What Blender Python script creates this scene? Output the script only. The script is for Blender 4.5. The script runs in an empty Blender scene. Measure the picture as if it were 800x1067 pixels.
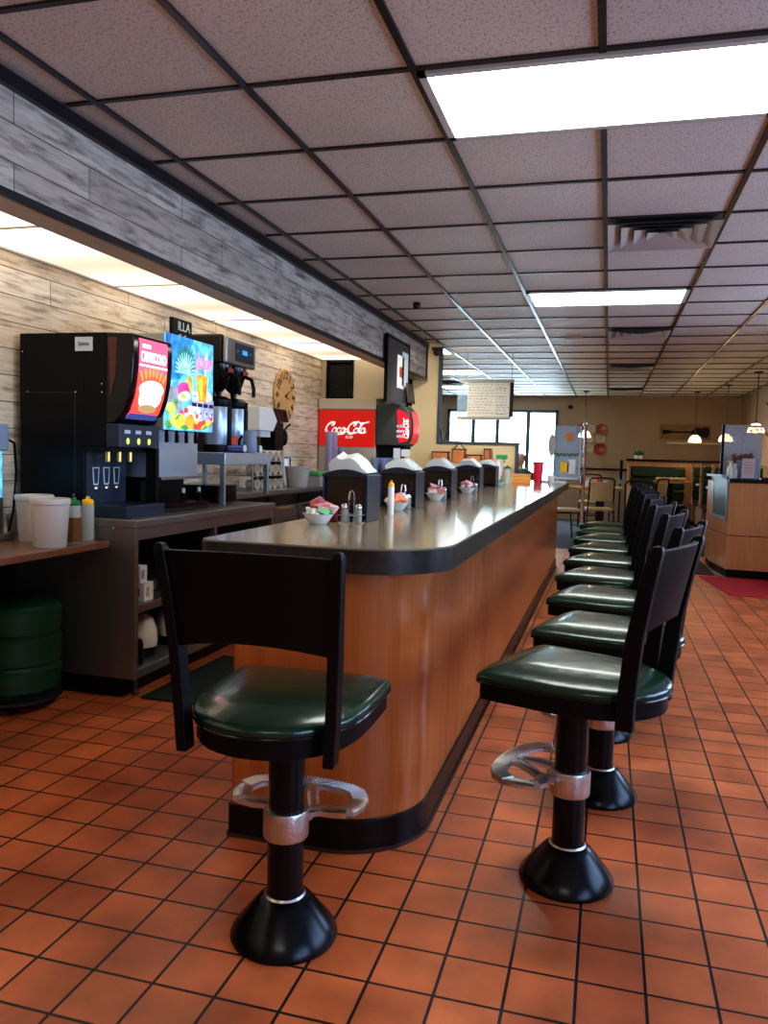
import bpy, bmesh, math, random
from mathutils import Matrix, Vector
random.seed(7)
SC = bpy.context.scene
COL = SC.collection
PI = math.pi

# ------------------------------------------------------------------ materials
def newmat(name):
    m = bpy.data.materials.new(name); m.use_nodes = True
    nt = m.node_tree
    return m, nt, nt.nodes['Principled BSDF'], nt.nodes, nt.links

def P(name, col, rough=.5, metal=0, coat=0, emis=None, es=0, trans=0, alpha=1, spec=None, bump=0, bscale=60, var=0, vscale=8, ior=None):
    m, nt, b, N, L = newmat(name)
    c = (col[0], col[1], col[2], 1)
    b.inputs['Base Color'].default_value = c
    b.inputs['Roughness'].default_value = rough
    b.inputs['Metallic'].default_value = metal
    b.inputs['Coat Weight'].default_value = coat
    b.inputs['Coat Roughness'].default_value = .08
    if spec is not None: b.inputs['Specular IOR Level'].default_value = spec
    if ior: b.inputs['IOR'].default_value = ior
    b.inputs['Transmission Weight'].default_value = trans
    b.inputs['Alpha'].default_value = alpha
    if emis:
        b.inputs['Emission Color'].default_value = (*emis, 1)
        b.inputs['Emission Strength'].default_value = es
    tc = N.new('ShaderNodeTexCoord')
    nz = N.new('ShaderNodeTexNoise'); nz.inputs['Scale'].default_value = vscale; nz.inputs['Detail'].default_value = 4
    L.new(tc.outputs['Object'], nz.inputs['Vector'])
    if var:
        mx = N.new('ShaderNodeMixRGB'); mx.blend_type = 'MULTIPLY'; mx.inputs['Fac'].default_value = var
        mx.inputs['Color1'].default_value = c
        L.new(nz.outputs['Fac'], mx.inputs['Color2']); L.new(mx.outputs[0], b.inputs['Base Color'])
    if bump:
        n2 = N.new('ShaderNodeTexNoise'); n2.inputs['Scale'].default_value = bscale; n2.inputs['Detail'].default_value = 3
        L.new(tc.outputs['Object'], n2.inputs['Vector'])
        bp = N.new('ShaderNodeBump'); bp.inputs['Strength'].default_value = bump; bp.inputs['Distance'].default_value = .01
        L.new(n2.outputs['Fac'], bp.inputs['Height']); L.new(bp.outputs[0], b.inputs['Normal'])
    return m

def ramp(N, stops):
    r = N.new('ShaderNodeValToRGB'); e = r.color_ramp.elements
    while len(e) > 1: e.remove(e[-1])
    e[0].position = stops[0][0]; e[0].color = (*stops[0][1], 1)
    for p, c in stops[1:]:
        k = e.new(p); k.color = (*c, 1)
    return r

def mapping(N, L, src, loc=(0,0,0), scale=(1,1,1), rot=(0,0,0)):
    mp = N.new('ShaderNodeMapping'); mp.inputs['Location'].default_value = loc
    mp.inputs['Scale'].default_value = scale; mp.inputs['Rotation'].default_value = rot
    L.new(src, mp.inputs['Vector']); return mp.outputs[0]

def mat_floor():
    m, nt, b, N, L = newmat('red quarry tile')
    tc = N.new('ShaderNodeTexCoord')
    v = mapping(N, L, tc.outputs['Object'], loc=(1.117, -1.571, 0))
    br = N.new('ShaderNodeTexBrick'); br.offset = 0; br.squash = 1
    br.inputs['Scale'].default_value = 1; br.inputs['Brick Width'].default_value = .157; br.inputs['Row Height'].default_value = .157
    br.inputs['Mortar Size'].default_value = .0042; br.inputs['Mortar Smooth'].default_value = .15
    br.inputs['Color1'].default_value = (.66, .185, .062, 1); br.inputs['Color2'].default_value = (.47, .115, .040, 1)
    br.inputs['Mortar'].default_value = (.016, .010, .008, 1); br.inputs['Bias'].default_value = -.2
    L.new(v, br.inputs['Vector'])
    nz = N.new('ShaderNodeTexNoise'); nz.inputs['Scale'].default_value = 5; nz.inputs['Detail'].default_value = 6
    L.new(tc.outputs['Object'], nz.inputs['Vector'])
    rp = ramp(N, [(.3, (.50, .47, .47)), (.68, (1.2, 1.12, 1.05))]); L.new(nz.outputs['Fac'], rp.inputs[0])
    mx = N.new('ShaderNodeMixRGB'); mx.blend_type = 'MULTIPLY'; mx.inputs[0].default_value = .75
    L.new(br.outputs['Color'], mx.inputs[1]); L.new(rp.outputs[0], mx.inputs[2]); L.new(mx.outputs[0], b.inputs['Base Color'])
    n3 = N.new('ShaderNodeTexNoise'); n3.inputs['Scale'].default_value = 60; n3.inputs['Detail'].default_value = 5
    L.new(tc.outputs['Object'], n3.inputs['Vector'])
    rr = ramp(N, [(.3, (.30,)*3), (.75, (.48,)*3)]); L.new(nz.outputs['Fac'], rr.inputs[0])
    L.new(rr.outputs[0], b.inputs['Roughness'])
    b.inputs['Specular IOR Level'].default_value = .5
    ad = N.new('ShaderNodeMath'); ad.operation = 'MULTIPLY_ADD'; ad.inputs[1].default_value = -1; L.new(br.outputs['Fac'], ad.inputs[0])
    ml = N.new('ShaderNodeMath'); ml.operation = 'MULTIPLY'; ml.inputs[1].default_value = .25; L.new(n3.outputs['Fac'], ml.inputs[0]); L.new(ml.outputs[0], ad.inputs[2])
    bp = N.new('ShaderNodeBump'); bp.inputs['Strength'].default_value = .5; bp.inputs['Distance'].default_value = .003
    L.new(ad.outputs[0], bp.inputs['Height']); L.new(bp.outputs[0], b.inputs['Normal'])
    return m

def mat_ceiling():
    m, nt, b, N, L = newmat('mineral fibre ceiling tile')
    tc = N.new('ShaderNodeTexCoord')
    n1 = N.new('ShaderNodeTexNoise'); n1.inputs['Scale'].default_value = 105; n1.inputs['Detail'].default_value = 3
    L.new(mapping(N, L, tc.outputs['Object'], scale=(1, .8, 1)), n1.inputs['Vector'])
    r1 = ramp(N, [(.36, (.52, .45, .37)), (.46, (.82, .73, .62))]); L.new(n1.outputs['Fac'], r1.inputs[0])
    n2 = N.new('ShaderNodeTexNoise'); n2.inputs['Scale'].default_value = 1.1; n2.inputs['Detail'].default_value = 3
    L.new(tc.outputs['Object'], n2.inputs['Vector'])
    r2 = ramp(N, [(.3, (.82, .82, .84)), (.7, (1, 1, 1))]); L.new(n2.outputs['Fac'], r2.inputs[0])
    mx = N.new('ShaderNodeMixRGB'); mx.blend_type = 'MULTIPLY'; mx.inputs[0].default_value = 1
    L.new(r1.outputs[0], mx.inputs[1]); L.new(r2.outputs[0], mx.inputs[2]); L.new(mx.outputs[0], b.inputs['Base Color'])
    b.inputs['Roughness'].default_value = .55
    b.inputs['Specular IOR Level'].default_value = .35
    bp = N.new('ShaderNodeBump'); bp.inputs['Strength'].default_value = .35; bp.inputs['Distance'].default_value = .004
    L.new(n1.outputs['Fac'], bp.inputs['Height']); L.new(bp.outputs[0], b.inputs['Normal'])
    return m

def mat_planks(name, warm):
    """whitewashed shiplap running along Y; plank courses stacked in Z"""
    m, nt, b, N, L = newmat(name)
    tc = N.new('ShaderNodeTexCoord')
    sp = N.new('ShaderNodeSeparateXYZ'); L.new(tc.outputs['Object'], sp.inputs[0])
    cb = N.new('ShaderNodeCombineXYZ')
    ax = N.new('ShaderNodeMath'); ax.operation = 'ADD'; L.new(sp.outputs['X'], ax.inputs[0]); L.new(sp.outputs['Y'], ax.inputs[1])
    L.new(ax.outputs[0], cb.inputs['X']); L.new(sp.outputs['Z'], cb.inputs['Y'])
    br = N.new('ShaderNodeTexBrick'); br.offset = .37; br.inputs['Scale'].default_value = 1
    br.inputs['Brick Width'].default_value = 1.15; br.inputs['Row Height'].default_value = .133
    br.inputs['Mortar Size'].default_value = .0022; br.inputs['Mortar Smooth'].default_value = .1
    if warm:  # wall and soffit tones differ to paint in their different lighting
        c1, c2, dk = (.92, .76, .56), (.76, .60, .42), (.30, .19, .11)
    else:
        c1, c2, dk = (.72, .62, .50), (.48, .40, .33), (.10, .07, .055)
    br.inputs['Color1'].default_value = (*c1, 1); br.inputs['Color2'].default_value = (*c2, 1); br.inputs['Mortar'].default_value = (.05, .035, .03, 1)
    L.new(mapping(N, L, cb.outputs[0], loc=(.35, .015 if warm else .04, 0)), br.inputs['Vector'])
    n1 = N.new('ShaderNodeTexNoise'); n1.inputs['Scale'].default_value = 1; n1.inputs['Detail'].default_value = 8; n1.inputs['Roughness'].default_value = .68
    L.new(mapping(N, L, cb.outputs[0], scale=(3.4, 22, 1)), n1.inputs['Vector'])
    n2 = N.new('ShaderNodeTexNoise'); n2.inputs['Scale'].default_value = 1; n2.inputs['Detail'].default_value = 5
    L.new(mapping(N, L, cb.outputs[0], scale=(5, 60, 1)), n2.inputs['Vector'])
    r1 = ramp(N, [(.50, (0,)*3), (.66, (.9,)*3)] if warm else [(.48, (0,)*3), (.66, (.85,)*3)]); L.new(n1.outputs['Fac'], r1.inputs[0])
    r2 = ramp(N, [(.3, (.72,)*3), (.75, (1.08,)*3)]); L.new(n2.outputs['Fac'], r2.inputs[0])
    mx = N.new('ShaderNodeMixRGB'); L.new(r1.outputs[0], mx.inputs[0]); L.new(br.outputs['Color'], mx.inputs[1]); mx.inputs[2].default_value = (*dk, 1)
    m2 = N.new('ShaderNodeMixRGB'); m2.blend_type = 'MULTIPLY'; m2.inputs[0].default_value = 1
    L.new(mx.outputs[0], m2.inputs[1]); L.new(r2.outputs[0], m2.inputs[2]); L.new(m2.outputs[0], b.inputs['Base Color'])
    b.inputs['Roughness'].default_value = .55
    bp = N.new('ShaderNodeBump'); bp.inputs['Strength'].default_value = .4; bp.inputs['Distance'].default_value = .004; bp.invert = True
    L.new(br.outputs['Fac'], bp.inputs['Height']); L.new(bp.outputs[0], b.inputs['Normal'])
    return m

def mat_wood(name, c1, c2, rough=.3, scale=(14, 14, .7), coat=.3):
    m, nt, b, N, L = newmat(name)
    tc = N.new('ShaderNodeTexCoord')
    n1 = N.new('ShaderNodeTexNoise'); n1.inputs['Scale'].default_value = 1; n1.inputs['Detail'].default_value = 7; n1.inputs['Roughness'].default_value = .6
    L.new(mapping(N, L, tc.outputs['Object'], scale=scale), n1.inputs['Vector'])
    n2 = N.new('ShaderNodeTexNoise'); n2.inputs['Scale'].default_value = 1; n2.inputs['Detail'].default_value = 4
    L.new(mapping(N, L, tc.outputs['Object'], scale=tuple(s * 7 for s in scale)), n2.inputs['Vector'])
    r1 = ramp(N, [(.28, c2), (.72, c1)]); L.new(n1.outputs['Fac'], r1.inputs[0])
    r2 = ramp(N, [(.3, (.86,)*3), (.7, (1.06,)*3)]); L.new(n2.outputs['Fac'], r2.inputs[0])
    mx = N.new('ShaderNodeMixRGB'); mx.blend_type = 'MULTIPLY'; mx.inputs[0].default_value = 1
    L.new(r1.outputs[0], mx.inputs[1]); L.new(r2.outputs[0], mx.inputs[2]); L.new(mx.outputs[0], b.inputs['Base Color'])
    b.inputs['Roughness'].default_value = rough; b.inputs['Coat Weight'].default_value = coat; b.inputs['Coat Roughness'].default_value = .22
    return m

def mat_mottle(name, c1, c2, rough, scale=14, coat=0, detail=8):
    m, nt, b, N, L = newmat(name)
    tc = N.new('ShaderNodeTexCoord')
    n1 = N.new('ShaderNodeTexNoise'); n1.inputs['Scale'].default_value = scale; n1.inputs['Detail'].default_value = detail; n1.inputs['Roughness'].default_value = .65
    L.new(tc.outputs['Object'], n1.inputs['Vector'])
    r1 = ramp(N, [(.32, c2), (.68, c1)]); L.new(n1.outputs['Fac'], r1.inputs[0]); L.new(r1.outputs[0], b.inputs['Base Color'])
    b.inputs['Roughness'].default_value = rough; b.inputs['Coat Weight'].default_value = coat; b.inputs['Coat Roughness'].default_value = .1
    return m

def mat_lens(name, col, lo, hi, period, phase, dots=True):
    """prismatic light lens: tube glow is painted in as brighter bands along Y"""
    m, nt, b, N, L = newmat(name)
    tc = N.new('ShaderNodeTexCoord')
    sp = N.new('ShaderNodeSeparateXYZ'); L.new(tc.outputs['Object'], sp.inputs[0])
    s = N.new('ShaderNodeMath'); s.operation = 'MULTIPLY_ADD'; s.inputs[1].default_value = 2 * PI / period; s.inputs[2].default_value = phase
    L.new(sp.outputs['Y'], s.inputs[0])
    c = N.new('ShaderNodeMath'); c.operation = 'COSINE'; L.new(s.outputs[0], c.inputs[0])
    mr = N.new('ShaderNodeMapRange'); mr.inputs['From Min'].default_value = -1; mr.inputs['From Max'].default_value = 1
    mr.inputs['To Min'].default_value = lo; mr.inputs['To Max'].default_value = hi; L.new(c.outputs[0], mr.inputs['Value'])
    b.inputs['Base Color'].default_value = (.8, .78, .7, 1)
    b.inputs['Emission Color'].default_value = (*col, 1)
    out = mr.outputs[0]
    if dots:
        vo = N.new('ShaderNodeTexVoronoi'); vo.inputs['Scale'].default_value = 55; vo.inputs['Randomness'].default_value = 0
        L.new(tc.outputs['Object'], vo.inputs['Vector'])
        m2 = N.new('ShaderNodeMapRange'); m2.inputs['From Max'].default_value = .6; m2.inputs['To Min'].default_value = 1.1; m2.inputs['To Max'].default_value = .75
        L.new(vo.outputs['Distance'], m2.inputs['Value'])
        mm = N.new('ShaderNodeMath'); mm.operation = 'MULTIPLY'; L.new(out, mm.inputs[0]); L.new(m2.outputs[0], mm.inputs[1]); out = mm.outputs[0]
    L.new(out, b.inputs['Emission Strength'])
    b.inputs['Roughness'].default_value = .3
    return m

def mat_steel(name, col=(.55, .55, .56), rough=.28, axis=2, metal=1):
    m, nt, b, N, L = newmat(name)
    tc = N.new('ShaderNodeTexCoord')
    sc = [4, 4, 4]; sc[axis] = 160
    n1 = N.new('ShaderNodeTexNoise'); n1.inputs['Scale'].default_value = 1; n1.inputs['Detail'].default_value = 4
    L.new(mapping(N, L, tc.outputs['Object'], scale=sc), n1.inputs['Vector'])
    r = ramp(N, [(.3, (max(0, rough - .02),)*3), (.7, (rough + .03,)*3)]); L.new(n1.outputs['Fac'], r.inputs[0]); L.new(r.outputs[0], b.inputs['Roughness'])
    b.inputs['Base Color'].default_value = (*col, 1); b.inputs['Metallic'].default_value = metal
    return m

M = {}
M['floor'] = mat_floor()
M['carpet'] = mat_mottle('dark blue grey carpet', (.060, .068, .088), (.020, .023, .034), .9, 40)
M['ceiling'] = mat_ceiling()
M['tbar'] = P('dark bronze ceiling bar', (.028, .024, .024), .32, .35)
M['tbar_side'] = P('bronze cross bar', (.045, .036, .034), .36, .3)
M['plank_wall'] = mat_planks('warm lit whitewashed wall planks', True)
M['plank_soffit'] = mat_planks('cool lit whitewashed soffit planks', False)
M['blacktrim'] = P('black edge trim', (.008, .008, .010), .35)
M['soffit_under'] = P('beige soffit underside', (.66, .54, .42), .6, var=.3)
M['tan'] = P('tan painted wall', (.38, .285, .205), .7, var=.25, vscale=2)
M['cream'] = P('cream yellow painted wall', (.92, .72, .40), .6, var=.15, vscale=2)
M['creampanel'] = P('cream laminate panel', (.62, .54, .40), .45)
M['counterwood'] = mat_wood('orange maple laminate', (.56, .165, .036), (.45, .120, .026), .25, (22, 22, .5))
M['hostwood'] = mat_wood('honey maple laminate', (.60, .27, .085), (.48, .20, .060), .35, (7, 7, .5), .15)
M['brownwood'] = mat_wood('dark brown laminate top', (.26, .115, .058), (.19, .080, .040), .28, (12, 1, 12))
M['tablewood'] = mat_wood('oak table top', (.48, .22, .09), (.36, .16, .06), .3, (8, 2, 8))
M['boothwood'] = mat_wood('tan booth end laminate', (.48, .27, .14), (.38, .20, .10), .4, (7, 7, .5), .1)
M['ctop'] = mat_mottle('greige laminate counter top', (.40, .32, .20), (.24, .19, .12), .16, 5, .25)
M['cedge'] = mat_mottle('dark laminate counter edge', (.045, .036, .030), (.016, .013, .012), .30, 30, .1)
M['cove'] = P('black rubber cove base', (.004, .004, .004), .26, spec=.28)
M['covebrown'] = P('brown rubber cove base', (.050, .020, .013), .25)
M['green'] = P('dark green vinyl', (.0025, .030, .013), .27, coat=.3, bump=.25, bscale=22, var=.2)
M['boothgreen'] = P('booth green vinyl', (.004, .035, .020), .3, coat=.3)
M['blackmetal'] = P('black painted metal', (.003, .003, .004), .35)
M['blackwood'] = P('black lacquered wood', (.0025, .0025, .004), .42, spec=.22)
M['polepaint'] = P('gloss black enamel', (.003, .003, .004), .26, spec=.28)
M['castal'] = P('cast aluminium', (.66, .63, .61), .34, 1, bump=.2, bscale=90)
M['chrome'] = P('chrome', (.75, .75, .77), .10, 1)
M['steel'] = mat_steel('brushed stainless steel', (.36, .345, .33), .33, metal=.85)
M['steelblue'] = mat_steel('stainless steel splash', (.50, .60, .74), .34, metal=.8)
M['steeldark'] = mat_steel('worn dark steel', (.16, .155, .15), .38)
M['black'] = P('black plastic', (.004, .004, .005), .38, spec=.2)
M['blackgloss'] = P('gloss black plastic', (.004, .004, .005), .16, spec=.5)
M['navy'] = P('dark navy panel', (.018, .030, .055), .35)
M['dkgreybox'] = P('charcoal moulded plastic', (.040, .046, .046), .4)
M['white'] = P('white plastic', (.74, .74, .72), .35)
M['offwhite'] = P('translucent white plastic', (.66, .60, .54), .4, trans=.15)
M['paper'] = P('white paper napkin', (.76, .77, .72), .85, bump=.3, bscale=30)
M['ceramic'] = P('white china', (.78, .77, .74), .12, coat=.4)
M['cream_china'] = P('cream china', (.80, .72, .60), .16, coat=.4)
M['cupdark'] = P('mug inside shade', (.28, .21, .14), .5)
M['slate'] = P('slate board', (.045, .055, .070), .35, var=.4, vscale=3)
M['cokered'] = P('coke red sheet', (.80, .018, .012), .3, emis=(1, .02, .01), es=.12)
M['cokelit'] = P('lit red panel', (.60, .012, .03), .25, emis=(.8, .01, .03), es=.25)
M['coketxt'] = P('white lettering', (.85, .85, .85), .4, emis=(1, 1, 1), es=.25)
M['beige'] = P('beige enamel', (.44, .38, .32), .4)
M['pink_lit'] = P('lit pink sign', (.8, .08, .16), .4, emis=(1, .10, .20), es=.85)
M['red_lit'] = P('lit red sign', (.8, .05, .04), .4, emis=(1, .08, .05), es=.8)
M['orange_lit'] = P('lit orange sign', (.9, .25, .06), .4, emis=(1, .28, .08), es=.8)
M['white_lit'] = P('lit white sign', (.9, .9, .85), .4, emis=(1, .97, .88), es=1.5)
M['brown_lit'] = P('lit brown sign', (.3, .2, .1), .4, emis=(.5, .33, .16), es=.6)
M['bluestrip'] = P('navy sign strip', (.03, .04, .12), .3, emis=(.05, .08, .3), es=.6)
def litc(name, c, s=1.0): 
    m = P('juice panel ' + name, c, .3, emis=c, es=s); M[name] = m
    N, L = m.node_tree.nodes, m.node_tree.links; b = N['Principled BSDF']
    tc = N.new('ShaderNodeTexCoord'); nz = N.new('ShaderNodeTexNoise'); nz.inputs['Scale'].default_value = 24; nz.inputs['Detail'].default_value = 4
    L.new(tc.outputs['Object'], nz.inputs['Vector'])
    rp = ramp(N, [(.35, tuple(v*.45 for v in c)), (.62, tuple(min(1, v*1.1+.04) for v in c))]); L.new(nz.outputs['Fac'], rp.inputs[0]); L.new(rp.outputs[0], b.inputs['Emission Color'])
    b.inputs['Base Color'].default_value = (c[0]*.5, c[1]*.5, c[2]*.5, 1)
litc('j_blue', (.01, .26, .80), .9); litc('j_cyan', (.10, .50, .85), .9); litc('j_dblue', (.008, .12, .55), .7)
litc('j_leaf', (.02, .22, .25), .8); litc('j_leaf2', (.40, .85, .80), .8); litc('j_pine', (.55, .50, .12), .8); litc('j_mag', (.75, .05, .35), .9)
litc('j_orange', (1, .32, .02), 1.0); litc('j_yel', (1, .60, .05), 1.0); litc('j_lime', (.55, .75, .12), .9); litc('j_red', (.85, .05, .05), .8)
litc('j_white', (.85, .88, .95), .9); litc('j_lav', (.40, .45, .85), .7); litc('j_grey', (.35, .42, .48), .6)
litc('j_pink', (.95, .25, .60), .9); litc('j_green', (.10, .45, .10), .7)
M['juicedark'] = P('dark button', (.02, .02, .07), .3)
M['gold'] = P('brass nozzle', (.65, .42, .12), .25, .8)
M['reddark'] = P('dark red reflection panel', (.10, .018, .010), .25, coat=.4)
M['glassy'] = P('clear blue tinted plastic', (.55, .66, .88), .12, trans=.7, ior=1.2)
M['cupclear'] = P('frosted lilac tumbler', (.72, .60, .78), .18, trans=.6, ior=1.2)
M['tubclear'] = P('clear plastic tub', (.66, .62, .58), .15, trans=.5, ior=1.2)
M['tubgreen'] = P('green plastic lid', (.10, .42, .16), .3, trans=.2)
M['lemon'] = P('yellow lemon', (.85, .60, .04), .4, bump=.2, bscale=80)
M['yellow'] = P('yellow plastic', (.90, .52, .02), .3)
M['greencap'] = P('green plastic cap', (.01, .16, .05), .35)
M['amber'] = P('amber sauce', (.22, .10, .02), .25, trans=.2)
M['sqbottle'] = P('clear squeeze bottle', (.70, .70, .62), .25, trans=.45, ior=1.2)
M['clockwood'] = mat_wood('light wood clock face', (.66, .40, .16), (.52, .30, .11), .45, (3, 3, 12), 0)
M['clockdark'] = P('dark brown numeral', (.07, .035, .02), .5)
M['greenbin'] = P('dark green plastic bin', (.004, .050, .022), .42)
M['mug_blue'] = P('blue steel faucet', (.16, .22, .55), .2, .5)
M['redtag'] = P('orange red tag', (.75, .10, .03), .4)
M['bluecup'] = P('blue grey plastic', (.25, .31, .42), .35)
M['salt'] = P('shaker glass', (.50, .52, .46), .15, trans=.4, ior=1.2)
M['darkred'] = P('dark red jelly', (.20, .02, .02), .2, coat=.4)
M['pinkpkt'] = P('pink paper packet', (.85, .36, .38), .6)
M['orangepkt'] = P('orange packet', (.90, .30, .12), .4)
M['redbrown'] = P('red brown packet', (.38, .06, .03), .4)
M['greenpkt'] = P('green packet', (.02, .38, .12), .4)
M['whitepkt'] = P('white creamer cup', (.80, .80, .78), .35)
M['bluesteel'] = P('blue grey painted steel', (.030, .040, .060), .3, .3)
M['dispbrown'] = P('dark brown dispenser mouth', (.022, .010, .006), .25, coat=.3)
M['windowframe'] = P('blue grey window frame', (.06, .085, .11), .45)
M['chairframe'] = P('black tube frame', (.012, .014, .018), .2, .4)
M['tanvinyl'] = P('beige vinyl', (.55, .43, .26), .42)
M['plate_red'] = P('red glazed plate', (.36, .045, .022), .3, var=.5, vscale=40)
M['plate_brown'] = P('brown glazed plate', (.34, .10, .035), .3, var=.4, vscale=40)
M['plate_white'] = P('white patterned plate', (.60, .54, .44), .35)
M['plate_dark'] = P('dark plate pattern', (.06, .035, .03), .4)
M['picwood'] = mat_wood('rustic picture boards', (.36, .19, .09), (.14, .10, .05), .6, (1.5, 6, 9), 0)
M['redmat'] = P('red rubber backed mat', (.58, .022, .040), .75, var=.3, vscale=30, bump=.3, bscale=300)
M['redmat_t'] = P('dark red print', (.26, .012, .022), .8)
M['brownmat'] = P('brown carpet mat', (.11, .045, .025), .9, var=.5, vscale=50)
M['darkmat'] = P('black green floor mat', (.006, .016, .010), .6)
M['lampglass'] = P('lit glass lamp shade', (.9, .75, .5), .3, emis=(1, .72, .38), es=5.0)
M['board'] = P('menu board', (.52, .49, .42), .5, emis=(1, .95, .85), es=.12)
M['boardframe'] = P('brushed grey board frame', (.34, .33, .29), .4)
M['ink'] = P('black marker ink', (.015, .015, .02), .6)
M['bluepane'] = P('pale blue acrylic sheet', (.42, .62, .82), .15, alpha=.34)
M['glasspane'] = P('clear glass sheet', (.70, .85, .95), .08, alpha=.32)
M['etched'] = P('etched pale glass', (.66, .70, .80), .2, alpha=.62)
M['leaf'] = P('dark leaf green', (.05, .16, .04), .5)
M['wicker'] = P('orange wicker', (.85, .30, .09), .6, bump=.6, bscale=140, var=.3)
M['redplastic'] = P('red plastic', (.72, .02, .06), .3)
M['lightfix'] = P('fluorescent diffuser', (.9, .92, .9), .3, emis=(.97, 1, .93), es=8.5)
M['fixframe'] = P('white light frame', (.62, .60, .52), .4)
M['vent'] = P('metal vent', (.58, .55, .52), .35, .3)
M['lens'] = mat_lens('warm prismatic lens', (1, .87, .66), .50, 1.45, 1.22, 2.4)
M['skin'] = P('skin', (.62, .38, .28), .5)
M['hair'] = P('greying brown hair', (.14, .10, .085), .6)
M['shirt'] = P('dark green shirt', (.03, .12, .10), .8)
M['greyrubber'] = P('grey black rubber', (.02, .02, .02), .6)
M['posterpaper'] = P('pink printed sheet', (.68, .50, .52), .5)
M['cardyel'] = P('yellow card', (.80, .50, .10), .5)
M['labelw'] = P('pale label', (.55, .62, .68), .4)
M['bluepaint'] = P('pale blue trim', (.24, .36, .46), .45)
M['flower'] = P('dried flowers', (.45, .20, .12), .8, var=.6, vscale=60)
M['blind_glow'] = P('glowing blind slats', (.85, .9, .95), .6, emis=(.62, .86, 1), es=10)  # daylight behind the blinds is put in as slat emission

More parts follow.
